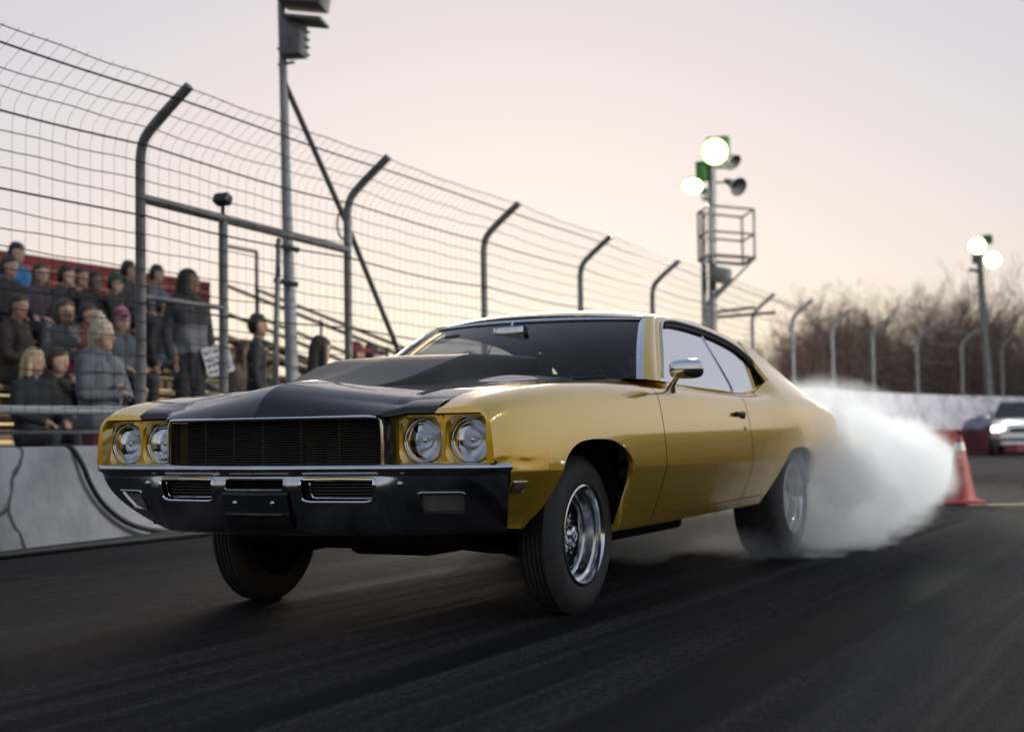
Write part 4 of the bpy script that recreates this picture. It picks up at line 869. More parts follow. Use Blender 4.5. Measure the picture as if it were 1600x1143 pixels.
# trees round the right-hand side of the track, outside the picture but mirrored in the car
for i in range(20):
    az = R(44+i*4.2+tr_rng.uniform(-1.5, 1.5)); D = 62+tr_rng.uniform(-5, 12); put_tree((3+D*math.sin(az), -3+D*math.cos(az), 0), tr_rng.uniform(.85, 1.15), i % 5, tr_rng.uniform(0, 6.28), 'leafless tree beside the right of the track, %s along from the turn' % ORD[i])
# low scrub at the foot of the wood
b = MB(); sr = np.random.default_rng(11)
for i in range(6500):
    u = sr.uniform(1150, 1800); D = sr.uniform(54, 72); p = flat(u, D); h = sr.uniform(1.6, 5.4)*(.8+.2*math.sin(u*.03)); d = np.array([sr.normal(0, .22), sr.normal(0, .22), 1.0]); m_ = p+d*h*.5+sr.normal(0, .12, 3); e = p+d*h+sr.normal(0, .25, 3)
    b.tube([tuple(p), tuple(m_), tuple(e)], [.035, .022, .008], 3, caps=False)
    for k in range(3):
        q = m_+(e-m_)*sr.uniform(0, 1); w = q+np.array([sr.normal(0, .5), sr.normal(0, .5), sr.uniform(.1, .8)]); b.tube([tuple(q), tuple(w)], [.014, .005], 3, caps=False)
tag(b.out('scrub_thicket', M_BARK, None, 60), 'dense grey scrub at the foot of the bare trees', 'scrub', kind='stuff')
# ============================================================ PEOPLE
M_SKIN = [mat('skin_a', (.44, .27, .20), .55), mat('skin_b', (.36, .21, .15), .55), mat('skin_c', (.17, .095, .065), .55)]
M_EYE = mat('eye_dark', (.02, .015, .013), .3); M_LIP = mat('lip', (.28, .11, .10), .5)
def cloth(c): return mat('cloth_%02x%02x%02x' % tuple(int(min(q, 1)*255) for q in c), c, .85, noise=(9, .18), bump=(26, .35, .02))
def remesh(parts, vox, smooth=2):
    """tapered capsules -> one continuous surface"""
    b = MB()
    for p, q, rp, rq in parts:
        p, q = np.array(p, float), np.array(q, float); d = q-p; L_ = np.linalg.norm(d); t = d/L_ if L_ > 1e-6 else np.array([0, 0, 1.0])
        pts, rs = [], []
        for a in (-.97, -.75, -.4): pts.append(p+t*rp*a); rs.append(rp*math.sqrt(1-a*a))
        for f in (0, .33, .67, 1): pts.append(p+d*f); rs.append(rp+(rq-rp)*f)
        for a in (.4, .75, .97): pts.append(q+t*rq*a); rs.append(rq*math.sqrt(1-a*a))
        b.tube(pts, rs, 12)
    me = bpy.data.meshes.new('tmp'); me.from_pydata([tuple(map(float, q)) for q in b.v], [], b.f); o = bpy.data.objects.new('tmp', me); COL.objects.link(o)
    m = o.modifiers.new('r', 'REMESH'); m.mode = 'VOXEL'; m.voxel_size = vox
    if smooth: m2 = o.modifiers.new('s', 'SMOOTH'); m2.iterations = smooth; m2.factor = .5
    dg = bpy.context.evaluated_depsgraph_get(); ev = o.evaluated_get(dg); m3 = ev.to_mesh()
    nv = len(m3.vertices); co = np.empty(nv*3, np.float32); m3.vertices.foreach_get('co', co); f = [tuple(pl_.vertices) for pl_ in m3.polygons]; ev.to_mesh_clear()
    bpy.data.objects.remove(o); bpy.data.meshes.remove(me)
    return co.reshape(-1, 3).astype(float), f
def dseg(P, a, b_):
    a, b_ = np.array(a, float), np.array(b_, float); d = b_-a; t = np.clip(((P-a)@d)/(d@d+1e-9), 0, 1); return np.linalg.norm(P-a-t[:, None]*d, axis=1)
def person(label, pos, face, pose='sit', top=(.05, .05, .06), pants=(.04, .04, .05), hair=('short', (.03, .02, .015)), skin=0, h=1.0, hood=False, lean=0.0, headturn=0.0, arms='lap', shoes=(.05, .05, .05), group='spectators behind the catch fence', hat=None, vox=.019, bulk=1.0, band=None):
    """local frame: +x the way the person faces, +y to the left, z up; origin at the feet (standing) or under the seat (sitting)"""
    J = {}
    hz = .92 if pose == 'stand' else .10      # hip height above origin / seat
    J['hip'] = np.array([0, 0, hz]); J['waist'] = J['hip']+np.array([lean*.3, 0, .20]); J['chest'] = J['hip']+np.array([lean*.75, 0, .40]); J['neck'] = J['hip']+np.array([lean, 0, .55]); J['head'] = J['neck']+np.array([.025+lean*.25, 0, .17])
    seg = []     # (p, q, rp, rq, region)
    for s in (1, -1):
        seg.append((J['hip']+[0, .07*s, 0], J['waist']+[0, .065*s, 0], .118, .105, 'top' if pose == 'stand' else 'top'))
        seg.append((J['waist']+[0, .065*s, 0], J['chest']+[0, .085*s, 0], .105, .118, 'top')); seg.append((J['chest']+[0, .085*s, 0], J['neck']+[-.01, .06*s, -.03], .115, .075, 'top'))
        sh = J['neck']+np.array([-.01, .175*s, -.065])
        seg.append((J['neck']+[-.01, .07*s, -.04], sh, .068, .068, 'top'))
        if arms == 'lap': el, wr = sh+np.array([.07, .065*s, -.27]), sh+np.array([.29, -.04*s, -.34])
        elif arms == 'cross': el, wr = sh+np.array([.06, .075*s, -.27]), sh+np.array([.20, -.16*s, -.24+.03*s])
        elif arms == 'wheel': el, wr = sh+np.array([.16, .05*s, -.22]), sh+np.array([.40, -.03*s, -.14])
        elif arms == 'face' and s == 1: el, wr = sh+np.array([.14, .03*s, -.23]), sh+np.array([.19, -.12*s, .02])
        else: el, wr = sh+np.array([-.01, .07*s, -.28]), sh+np.array([.06, .075*s, -.53])
        seg.append((sh, el, .062, .050, 'top')); seg.append((el, wr, .050, .038, 'top'))
        hd = (wr-el)/np.linalg.norm(wr-el); pm = wr+hd*.07; seg.append((wr, pm, .030, .032, 'skin')); J['hand%d' % s] = (wr, pm, hd)
        hp = J['hip']+np.array([0, .085*s, -.03])
        if pose == 'stand': kn, an = np.array([.02, .10*s, .48]), np.array([-.02, .11*s, .09]); toe = an+np.array([.17, .02*s, -.055])
        elif pose == 'drive': kn, an = hp+np.array([.44, .07*s, .10]), hp+np.array([.84, .05*s, -.02]); toe = an+np.array([.09, 0, .14])
        else: kn, an = hp+np.array([.44, .07*s, .03]), hp+np.array([.42, .08*s, -.40]); toe = an+np.array([.17, .02*s, -.05])
        seg.append((hp, kn, .098, .068, 'pants')); seg.append((kn, an, .066, .046, 'pants')); seg.append((an+[-.03, 0, -.045], toe, .042, .038, 'shoes'))
    seg.append((J['neck']+[0, 0, -.02], J['neck']+[.015, 0, .09], .054, .052, 'skin'))
    c, tn = math.cos(headturn), math.sin(headturn); fw = np.array([c, tn, 0]); lf = np.array([-tn, c, 0]); H = J['head']
    for s in (1, -1): seg.append((H+lf*.018*s+[0, 0, .045], H+lf*.020*s+fw*.012+[0, 0, -.05], .082, .062, 'skin'))
    seg.append((H-fw*.03+[0, 0, .035], H+fw*.02+[0, 0, .03], .085, .080, 'skin')); seg.append((H+fw*.04+[0, 0, -.085], H+fw*.05+[0, 0, -.08], .038, .036, 'skin'))
    seg.append((H+fw*.088+[0, 0, .015], H+fw*.104+[0, 0, -.022], .010, .015, 'skin'))
    for s in (1, -1): seg.append((H+lf*.092*s-fw*.008+[0, 0, .02], H+lf*.094*s-fw*.008+[0, 0, -.012], .016, .013, 'skin'))
    if hood: seg.append((J['neck']+[-.07, .05, .0], J['neck']+[-.07, -.05, .0], .075, .075, 'top'))
    if bulk != 1.0: seg = [(np.array(q[0])*[1, bulk, 1] if q[4] == 'top' else q[0], np.array(q[1])*[1, bulk, 1] if q[4] == 'top' else q[1], q[2]*(bulk if q[4] in ('top', 'pants') else 1), q[3]*(bulk if q[4] in ('top', 'pants') else 1), q[4]) for q in seg]
    v, f = remesh([q[:4] for q in seg], vox, 2)
    D = np.stack([dseg(v, q[0], q[1])-.5*(q[2]+q[3]) for q in seg], 1); reg = np.array([q[4] for q in seg])[np.argmin(D, 1)]
    mi = {'top': 0, 'pants': 1, 'skin': 2, 'shoes': 3}; fm = [mi[reg[q[0]]] for q in f]
    if band: fm = [6 if m_ == 0 and J['hip'][2]+.0 < v[q[0]][2] < J['hip'][2]+.28 and abs(v[q[0]][1]) < .24 else m_ for m_, q in zip(fm, f)]
    b = MB(); b.v = [tuple(q) for q in v]; b.f = list(f); b.m = fm
    for s in (1, -1):                                   # fingers
        wr, pm, hd = J['hand%d' % s]; side = np.cross(hd, [0, 0, 1.0]); side = side/(np.linalg.norm(side)+1e-9); dn = np.array([0, 0, -1.0])
        for k, ln in enumerate((.060, .070, .066, .052)):
            q = pm+side*(.022-.0145*k)+hd*.015; b.tube([tuple(q), tuple(q+hd*ln*.5+dn*.008), tuple(q+hd*ln*.85+dn*.03)], [.0095, .0088, .007], 6, m=2)
        q = wr+hd*.03+side*.028*(-s); b.tube([tuple(q), tuple(q+side*.022*(-s)+hd*.02), tuple(q+side*.026*(-s)+hd*.048)], [.0105, .0095, .0075], 6, m=2)
    for s in (1, -1): b.lathe([(-.004, .0005), (-.003, .007), (0, .0105), (.004, .0115)], tuple(H+fw*.0905+lf*.033*s+np.array([0, 0, .022])), 'x', 10, m=4, sgn=-1)
    b.tube([tuple(H+fw*.088+lf*.022+np.array([0, 0, -.058])), tuple(H+fw*.096+np.array([0, 0, -.056])), tuple(H+fw*.088-lf*.022+np.array([0, 0, -.058]))], .0055, 6, m=5)
    root = thing('person', label, 'person', tuple(pos), group, face); root.scale = (h, h, h)
    o = mesh('body', b.v, b.f, [cloth(top), cloth(pants), M_SKIN[skin], cloth(shoes), M_EYE, M_LIP]+([cloth(band)] if band else []), None, 60, b.m); o.parent = root
    kind, hc = hair; hs_ = [(H-fw*.02+[0, 0, .06], H-fw*.028+[0, 0, .055], .092, .093), (H-fw*.055+[0, 0, .02], H-fw*.05+[0, 0, -.02], .078, .070)]
    for s in (1, -1): hs_.append((H-fw*.01+lf*.06*s+[0, 0, .07], H-fw*.03+lf*.072*s+[0, 0, .0], .042, .034))
    hs_.append((H+fw*.012+[0, 0, .088], H-fw*.03+[0, 0, .09], .070, .078))
    for s in (1, -1): hs_.append((H+fw*.045+lf*.045*s+[0, 0, .085], H+fw*.01+lf*.06*s+[0, 0, .085], .036, .045))
    if kind in ('long', 'bob'):
        ln = .30 if kind == 'long' else .14
        for s in (1, -1): hs_.append((H-fw*.015+lf*.078*s+[0, 0, .05], H-fw*.02+lf*.092*s+[0, 0, -ln*.8], .036, .030))
        hs_.append((H-fw*.07+[0, 0, .02], H-fw*.095+[0, 0, -ln], .07, .06))
    if kind == 'bun': hs_.append((H-fw*.03+[0, 0, .15], H-fw*.045+[0, 0, .19], .062, .055)); hs_.append((H-fw*.075+[0, 0, .03], H-fw*.08+[0, 0, -.09], .06, .045))
    if kind == 'hood':
        hs_ = [(H-fw*.035+[0, 0, .055], H-fw*.03+[0, 0, .04], .112, .112), (H-fw*.055+[0, 0, -.02], J['neck']+[-.04, 0, .02], .105, .11)]
        for s in (1, -1): hs_.append((H+lf*.075*s-fw*.005+[0, 0, .06], H+lf*.085*s+[0, 0, -.10], .04, .04))
    if hat: hs_.append((H+[0, 0, .085], H+[0, 0, .10], .098, .085)); hs_.append((H+fw*.07+[0, 0, .075], H+fw*.15+[0, 0, .06], .035, .028))
    hv, hf = remesh(hs_, .017, 2); hm = cloth(hc) if kind == 'hood' else mat('hair_%02x%02x%02x' % tuple(int(q*255) for q in hc), hc, .6, noise=(40, .3))
    ho = mesh('hood' if kind == 'hood' else 'hair', hv, hf, hm, None, 60); ho.parent = root
    if hat:
        hv, hf = remesh([(H-fw*.012+[0, 0, .075], H-fw*.012+[0, 0, .105], .108, .092), (H+fw*.08+[0, 0, .075], H+fw*.17+[0, 0, .062], .042, .030)], .016, 1); q = mesh('cap', hv, hf, cloth(hat), None, 60); q.parent = root
    return root, J
FACE = math.atan2(-E2[1], -E2[0])       # towards the track
def row_at(u, k, db=-.02, z=None):
    """point of bleacher row k seen in column u"""
    bb = row_b(k)+db; A0, A1 = loc(-3, bb, 0), loc(14, bb, 0); lo, hi = 0.0, 1.0
    for _ in range(40):
        m_ = (lo+hi)/2; q = A0+(A1-A0)*m_; d = q-CAM; uu = 800+FPX*(d@_r)/(d@_f); lo, hi = (m_, hi) if uu < u else (lo, m_)
    q = A0+(A1-A0)*lo; return (q[0], q[1], seat_z(k)+.02 if z is None else z)
DK = (.022, .022, .026)
crowd = [
 (22, 6, 'spectator in bright blue jacket at the top left of the bleachers', (.03, .16, .34), (.03, .03, .04), ('short', (.04, .03, .02)), 0, 'lap', None),
 (6, 5, 'spectator in dark coat at the left edge of the upper bleachers', DK, DK, ('short', (.03, .02, .02)), 1, 'lap', None),
 (58, 5, 'spectator in plum top and pale jeans on the upper row', (.07, .045, .07), (.20, .23, .28), ('long', (.05, .03, .02)), 0, 'lap', None),
 (86, 5, 'spectator in dark top, pale jeans and orange shoes on upper row', (.03, .03, .04), (.21, .24, .29), ('short', (.03, .02, .015)), 0, 'lap', None),
 (114, 5, 'spectator in black hoodie and blue jeans on the upper row', (.025, .025, .03), (.09, .12, .17), ('short', (.03, .02, .015)), 1, 'lap', None),
 (141, 5, 'spectator all in black between two others on the upper row', DK, (.02, .02, .025), ('short', (.02, .015, .012)), 2, 'face', None),
 (168, 5, 'spectator in dark coat and green cap on the upper row', (.03, .03, .03), DK, ('short', (.03, .02, .015)), 0, 'lap', (.03, .10, .06)),
 (198, 6, 'spectator in charcoal hoodie on the top row beside fence post', (.05, .05, .055), DK, ('short', (.02, .015, .012)), 1, 'lap', None),
 (14, 3, 'spectator in brown coat seated low at the left edge', (.05, .035, .028), DK, ('short', (.03, .02, .015)), 1, 'lap', None),
 (92, 3, 'spectator in pale grey top holding a pink bag', (.16, .16, .17), (.05, .05, .06), ('long', (.06, .035, .02)), 0, 'lap', None),
 (124, 3, 'spectator in maroon top seated behind the blonde woman', (.14, .03, .035), (.04, .04, .05), ('short', (.04, .025, .02)), 1, 'lap', None),
 (50, 1, 'blonde spectator in dark jacket seated at the front left', (.02, .022, .028), (.03, .03, .035), ('bob', (.50, .36, .20)), 0, 'lap', None),
 (82, 1, 'short haired spectator in black jacket beside the seated blonde', (.022, .02, .022), (.03, .03, .035), ('short', (.05, .03, .02)), 0, 'lap', None),
 (188, 3, 'spectator in grey coat and pink cap left of the fence post', (.10, .11, .13), (.04, .04, .05), ('long', (.07, .045, .03)), 0, 'lap', (.42, .12, .20)),
 (238, 6, 'spectator in pale scarf on the top row right of fence post', (.16, .15, .16), DK, ('short', (.03, .02, .02)), 0, 'lap', None),
 (246, 4, 'spectator in black coat, blue cap and jeans right of post', (.025, .025, .03), (.12, .15, .20), ('short', (.03, .02, .02)), 0, 'lap', (.04, .14, .24)),
 (372, 2, 'long haired spectator in patterned top right of the gate post', (.15, .10, .09), (.05, .05, .06), ('long', (.08, .045, .03)), 0, 'lap', None),
]
for i, (u, k, lb, tp, pn, hr, sk, ar, hat) in enumerate(crowd):
    tp = tuple(q*(.75 if max(tp) < .3 else 1) for q in tp); ar = ar if i % 3 else ('cross', 'face', 'down')[i % 9//3]
    person(lb, row_at(u, k), FACE+rng.uniform(-.25, .25), 'sit', tp, pn, hr, sk, 1.0+rng.uniform(-.03, .03), lean=rng.uniform(.0, .12), headturn=rng.uniform(-.3, .5), arms=ar, hat=hat, shoes=(.5, .13, .03) if 'orange' in lb else (.05, .05, .05), vox=.021, bulk=1.12)
def gp_(u, D, z=0.0): q = flat(u, D, z); return (q[0], q[1], z)
wp = row_at(296, 1, -.30, .70)
person('hooded spectator in black and grey top standing with a paper sign', wp, FACE-.15, 'stand', (.03, .03, .034), (.022, .021, .024), ('hood', (.02, .02, .022)), 2, 1.06, hood=True, arms='down', headturn=.2, bulk=1.22, band=(.13, .13, .145))
person('blonde spectator in grey hoodie with folded arms standing behind wall', gp_(157, 12.4), FACE+.1, 'stand', (.115, .12, .145), (.10, .02, .03), ('bun', (.50, .41, .28)), 0, 1.0, hood=True, arms='cross', headturn=.5, bulk=1.28)
person('dark clothed spectator standing beside the conduit pole', gp_(402, 16.0, .35), FACE+.6, 'stand', (.025, .025, .028), (.03, .03, .04), ('short', (.02, .015, .012)), 1, 1.0, arms='down')
person('brunette spectator with long hair just left of the bonnet', gp_(500, 13.0), FACE+.4, 'stand', (.06, .05, .05), DK, ('long', (.035, .02, .015)), 0, .93, arms='down', headturn=.7)
person('spectator in red cap above the middle of the bonnet', gp_(556, 17.5), FACE+.3, 'stand', (.07, .06, .06), DK, ('short', (.03, .02, .02)), 0, 1.05, arms='down', headturn=.4, hat=(.20, .03, .03))
person('spectator in dark woolly cap furthest right by the bonnet', gp_(580, 18.2), FACE+.5, 'stand', (.05, .05, .06), DK, ('short', (.03, .02, .02)), 0, 1.06, arms='face', headturn=.4, hat=(.05, .05, .06))
person('spectator seen as a silhouette through the car windows', gp_(735, 18.5), FACE+.3, 'stand', (.05, .05, .06), DK, ('short', (.03, .02, .02)), 1, 1.02, arms='down', headturn=.2)
# pale chest print band of the hooded spectator's top, paper sign, pink bag
q = np.array(wp); fx = np.array([math.cos(FACE-.15), math.sin(FACE-.15), 0]); fy = np.array([-fx[1], fx[0], 0])
b = MB(); c = q+fy*.20+fx*.24+np.array([0, 0, .90]); rot = Matrix.Rotation(FACE-.75, 3, 'Z') @ Matrix.Rotation(R(18), 3, 'X') @ Matrix.Rotation(R(12), 3, 'Y'); b.box(tuple(c), (.006, .30, .34), rot)
ps = b.out('paper_sign', mat('white_card', (.62, .62, .64), .7), None, 0); tag(ps, 'white hand lettered paper sign held low by the hooded spectator', 'sign')
b = MB()
for k in range(4):
    for j in range(5):
        if rng.random() < .85: b.box(tuple(Vector(c)+rot @ Vector((.0045, -.11+.052*j, .10-.07*k))), (.002, .036, .026), rot)
lt = b.out('lettering', mat('marker_ink', (.03, .03, .04), .7), ps, 0); lt['kind'] = 'stuff'
b = MB(); c = np.array(row_at(108, 3, -.10))+np.array([0, 0, .16]); b.bbox(tuple(c), (.16, .18, .34), .06, 3, ROT); bag = b.out('bag', mat('pink_nylon', (.62, .03, .20), .6), None, 50); tag(bag, 'bright pink bag standing on the bleachers behind the blonde spectator', 'bag')
# driver
person('driver in dark clothes behind the steering wheel of the gold car', (.38, 1.76, .37), R(-90), 'drive', (.03, .03, .035), (.03, .03, .04), ('short', (.03, .02, .015)), 0, .92, arms='wheel', group='people in the car', vox=.018)
# ============================================================ TRACK-SIDE THINGS
# cables and hose at the foot of the wall
def cable(name, pts, r, label, cat='cable', g='cables along the foot of the wall'):
    b = MB(); b.tube([tuple(q) for q in chaikin(pts, 3)], r, 7); return tag(b.out(name, M_CABLE, None, 60), label, cat, g)
wf = lambda s, off, z: curve_at(s)+nrm_at(s)*(.16+off)+np.array([0, 0, z])
cable('power_cable', [wf(.2, .16, .02), wf(.9, .12, .02), wf(1.5, .20, .02), wf(2.2, .12, .02), wf(3.2, .18, .02), wf(4.2, .14, .02)], .022, 'thick black cable lying closest to the white wall')
cable('power_cable', [wf(.2, .26, .024), wf(1.0, .30, .024), wf(1.7, .26, .024), wf(2.4, .36, .024), wf(3.3, .30, .024), wf(4.2, .34, .024)], .026, 'thick black cable lying furthest out from the white wall')
cable('power_cable', [wf(1.5, .08, .016), wf(1.9, .33, .05), wf(2.3, .22, .07), wf(2.7, .30, .03), wf(3.4, .24, .018)], .018, 'tangled black cable looped over the others under the bumper')
cable('hanging_hose', [wf(1.66, -.22, .62), wf(1.69, -.02, .725), wf(1.71, .045, .60), wf(1.735, .06, .42), wf(1.78, .07, .26), wf(1.86, .10, .11), wf(1.98, .16, .035), wf(2.3, .2, .03)], .020, 'dark hose hanging over the top of the white wall', 'hose', None)
# orange cone
c0 = atZ(1502, 787); M_CONE = mat('faded_orange_plastic', (.25, .036, .036), .6, noise=(8, .2)); M_BAND = mat('reflective_band', (.55, .50, .50), .4)
cone = thing('traffic_cone', 'faded red orange traffic cone standing in the tyre smoke', 'cone', tuple(c0))
b = MB(); b.bbox(tuple(c0+np.array([0, 0, .02])), (.40, .40, .04), .015, 2, Matrix.Rotation(R(20), 3, 'Z')); b.out('base', M_CONE, cone)
HC = .66
b = MB(); b.lathe([(.035, .155), (.05, .145), (.09, .135), (HC*.97, .030), (HC, .026), (HC, .012)], tuple(c0), 'z', 28); b.out('body', M_CONE, cone, 40)
rc = lambda z: .1365-(z-.09)/(HC*.97-.09)*.105
b = MB(); b.lathe([(.52, rc(.52)+.003), (.60, rc(.60)+.003)], tuple(c0), 'z', 28); b.out('band', M_BAND, cone, 60)
# painted line on the track near the cone
p, q = atZ(1512, 789), atZ(1720, 786.0); d = (q-p)/np.linalg.norm(q-p); n_ = np.array([-d[1], d[0], 0])*.05
b = MB(); b.add([tuple(p-n_+[0, 0, .004]), tuple(q-n_+[0, 0, .004]), tuple(q+n_+[0, 0, .004]), tuple(p+n_+[0, 0, .004])], [(0, 1, 2, 3)]); tag(b.out('painted_line', mat('yellowed_line_paint', (.50, .45, .28), .7, noise=(6, .3)), None, 0), kind='structure')
# dark weed on the wall foot
wb = flat(1520, 41.0); wb = wb+nrm_at(12)*.6
b = MB(); wr_ = np.random.default_rng(3)
for k in range(60):
    d = np.array([wr_.normal(0, .6), wr_.normal(0, .6), wr_.uniform(.4, 1)]); d /= np.linalg.norm(d); e = d*wr_.uniform(.15, .5); e[2] *= .35; b.tube([(0, 0, 0), tuple(e*.5+wr_.normal(0, .03, 3)), tuple(e)], [.02, .03, .008], 4)
weed = thing('dry_bush', 'small dark dry bush at the foot of the turn wall', 'bush', tuple(wb+np.array([0, 0, .70]))); b.v = [tuple(np.array(q)+wb+np.array([0, 0, .66])) for q in b.v]; b.out('twigs', M_BARK, weed, 60)
# silver car coming behind, headlights on
M_SUV = mat('silver_paint', (.50, .50, .52), .35, .3, .5, coat=1.0); M_HL = mat('lit_headlight', (1, 1, 1), .4, emit=(1.0, .90, .72), es=2.2)
def plain_car(name, label, sb, ang, paint, lampm, zs_=1.0):
    suv = thing(name, label, 'car', tuple(sb))
    MR = Matrix.Rotation(ang, 3, 'Z')
    def sv(b): b.v = [tuple(MR @ Vector((q[0], q[1], q[2]*zs_))+Vector(sb)) for q in b.v]; return b
    xs_ = [-2.2, -2.12, -1.7, -1.2, -.6, 0, .55, .95, 1.5, 1.95, 2.15, 2.22]; zt_ = [.85, 1.0, 1.04, 1.04, 1.03, 1.02, 1.0, .97, .90, .82, .72, .62]; wd_ = [.72, .80, .86, .88, .89, .89, .89, .88, .86, .80, .72, .62]
    b = MB(); b.grid([[(x, s*w*k, z) for s, k, z in ((-1, .86, .28), (-1, 1.0, .42), (-1, 1.0, .68), (-1, .96, zt-.06), (-1, .84, zt), (-1, .4, zt+.02), (1, .4, zt+.02), (1, .84, zt), (1, .96, zt-.06), (1, 1.0, .68), (1, 1.0, .42), (1, .86, .28))] for x, zt, w in zip(xs_, zt_, wd_)])
    b.add([], []); n0 = 12; b.add([(2.23, y, z) for y, z in ((-.52, .30), (.52, .30), (.56, .60), (-.56, .60))], [(0, 1, 2, 3)]); body = sv(b).out('body', paint, suv, 50)
    b = MB(); b.grid([[(x, s*w, z) for s, w, z in ((-1, w0, 1.0), (-1, w1, 1.42), (-1, w1*.8, 1.46), (1, w1*.8, 1.46), (1, w1, 1.42), (1, w0, 1.0))] for x, w0, w1 in ((-2.0, .78, .70), (-1.6, .80, .66), (-.2, .80, .66), (.28, .80, .66))]); sv(b).out('roof', paint, suv, 50)
    b = MB(); b.grid([[(.30, -.64, 1.43), (.30, .64, 1.43)], [(.95, -.78, .98), (.95, .78, .98)]], flip=True); sv(b).out('windscreen', mat('dark_car_glass', (.02, .022, .025), .08), suv, 0)
    for s in (1, -1):
        b = MB(); b.add([(.32, s*.685, 1.40), (.90, s*.81, 1.0), (-1.9, s*.80, 1.03), (-1.5, s*.69, 1.38)], [(0, 1, 2, 3)]); sv(b).out('side_window', MATS['dark_car_glass'], suv, 0)
        b = MB(); b.bbox((2.08, s*.60, .70), (.22, .32, .14), .05, 3); sv(b).out('headlight', lampm, suv, 50)
        b = MB(); b.bbox((.72, s*.98, 1.03), (.10, .18, .12), .03, 2); sv(b).out('door_mirror', paint, suv, 50)
        for x in (1.42, -1.35):
            b = MB(); b.lathe([(-.10, .18), (-.10, .30), (-.08, .325), (.08, .325), (.10, .30), (.10, .18)], (x, s*.80, .325), 'y', 24); w_ = sv(b).out('wheel', M_RUB, suv, 40)
            b = MB(); b.lathe([(.09*s, .19), (.07*s, .10), (.09*s, .04), (.09*s, .001)], (x, s*.80, .325), 'y', 20); sv(b).out('wheel_cover', M_ALU, w_, 40)
    b = MB(); b.bbox((2.20, 0, .66), (.06, .62, .13), .02, 2); sv(b).out('grille', M_PLAS, suv, 50)
    b = MB(); b.bbox((2.20, 0, .42), (.10, 1.5, .10), .04, 2); sv(b).out('bumper_bar', M_PLAS, suv, 50)
    return suv
DS = 39.0; sb0 = flat(1606, DS); M_DKP = mat('dark_blue_paint', (.02, .022, .03), .3, 0, .5, coat=1.0)
plain_car('silver_car', 'silver car with lit headlights waiting at the right edge', sb0, math.atan2((CAM-sb0)[1], (CAM-sb0)[0])+R(-3), M_SUV, M_HL)
plain_car('dark_estate_car', 'dark blue car parked beyond the right edge, mirrored in the gold door', np.array([5.4, 11.5, 0]), R(-55), M_DKP, M_REFL, 1.15)
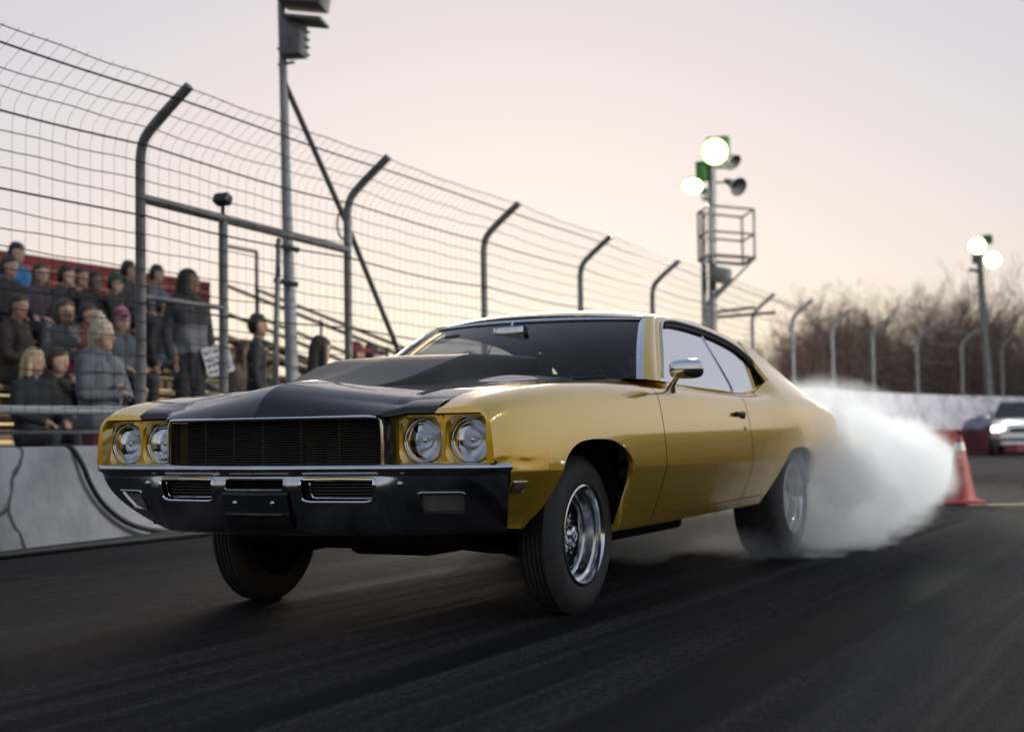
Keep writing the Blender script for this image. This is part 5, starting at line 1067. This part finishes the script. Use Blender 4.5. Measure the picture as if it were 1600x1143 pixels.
# ============================================================ TYRE SMOKE: a real volume behind and around the rear wheels
def smoke_mat(blobs, dens):
    m = bpy.data.materials.new('tyre_smoke'); m.use_nodes = True; t = m.node_tree; N, L = t.nodes, t.links; N.clear(); o = N.new('ShaderNodeOutputMaterial'); pv = N.new('ShaderNodeVolumePrincipled')
    pv.inputs['Color'].default_value = (1, 1, 1, 1); pv.inputs['Anisotropy'].default_value = 0.0
    geo = N.new('ShaderNodeNewGeometry'); P = geo.outputs['Position']
    n1 = N.new('ShaderNodeTexNoise'); n1.inputs['Scale'].default_value = 2.3; n1.inputs['Detail'].default_value = 7; n1.inputs['Roughness'].default_value = .62; L.new(P, n1.inputs['Vector'])
    wv = N.new('ShaderNodeVectorMath'); wv.operation = 'MULTIPLY_ADD'; L.new(n1.outputs['Color'], wv.inputs[0]); wv.inputs[1].default_value = (.72, .72, .60)
    sb_ = N.new('ShaderNodeVectorMath'); sb_.operation = 'SUBTRACT'; L.new(P, sb_.inputs[0]); sb_.inputs[1].default_value = (.36, .36, .30); L.new(sb_.outputs[0], wv.inputs[2])
    acc = None
    for c, r, a in blobs:
        s = N.new('ShaderNodeVectorMath'); s.operation = 'SUBTRACT'; L.new(wv.outputs[0], s.inputs[0]); s.inputs[1].default_value = c
        d = N.new('ShaderNodeVectorMath'); d.operation = 'DIVIDE'; L.new(s.outputs[0], d.inputs[0]); d.inputs[1].default_value = r
        l = N.new('ShaderNodeVectorMath'); l.operation = 'LENGTH'; L.new(d.outputs[0], l.inputs[0])
        mr = N.new('ShaderNodeMapRange'); mr.interpolation_type = 'SMOOTHSTEP'; mr.inputs[1].default_value = 1.0; mr.inputs[2].default_value = .60; mr.inputs[3].default_value = 0; mr.inputs[4].default_value = a; L.new(l.outputs['Value'], mr.inputs[0])
        if acc is None: acc = mr.outputs[0]
        else:
            mx = N.new('ShaderNodeMath'); mx.operation = 'MAXIMUM'; L.new(acc, mx.inputs[0]); L.new(mr.outputs[0], mx.inputs[1]); acc = mx.outputs[0]
    n2 = N.new('ShaderNodeTexNoise'); n2.inputs['Scale'].default_value = 2.7; n2.inputs['Detail'].default_value = 5; n2.inputs['Roughness'].default_value = .6; L.new(wv.outputs[0], n2.inputs['Vector'])
    m2 = N.new('ShaderNodeMapRange'); m2.inputs[1].default_value = .40; m2.inputs[2].default_value = .62; m2.inputs[3].default_value = dens*.06; m2.inputs[4].default_value = dens*1.9; L.new(n2.outputs[0], m2.inputs[0])
    q = N.new('ShaderNodeMath'); q.operation = 'MULTIPLY'; L.new(acc, q.inputs[0]); L.new(m2.outputs[0], q.inputs[1]); L.new(q.outputs[0], pv.inputs['Density']); L.new(pv.outputs[0], o.inputs['Volume'])
    return m
BL = [((1.08, 3.02, .40), (.24, .50, .48), 1.3), ((1.02, 3.40, .20), (.34, .50, .36), 1.0), ((.92, 3.95, .28), (.46, .70, .44), 1.0), ((.70, 4.75, .36), (.68, .85, .54), 1.0), ((.40, 5.9, .40), (.95, 1.3, .58), .9), ((.10, 7.3, .38), (1.0, 1.6, .54), .9), ((-.05, 8.9, .32), (.95, 1.6, .50), .8), ((-.4, 10.6, .24), (.9, 1.4, .40), .3),
      ((-.75, 3.6, .28), (.55, .9, .40), .8), ((.1, 2.9, .10), (1.0, .9, .20), .30), ((.35, 5.4, .80), (.7, 1.5, .36), .16)]
b = MB(); b.box((.0, 7.0, .80), (3.6, 10.6, 1.594)); sk = b.out('tyre_smoke', smoke_mat(BL, 9.0), None, 0); tag(sk, 'white tyre smoke billowing behind the gold car', 'smoke', kind='stuff')
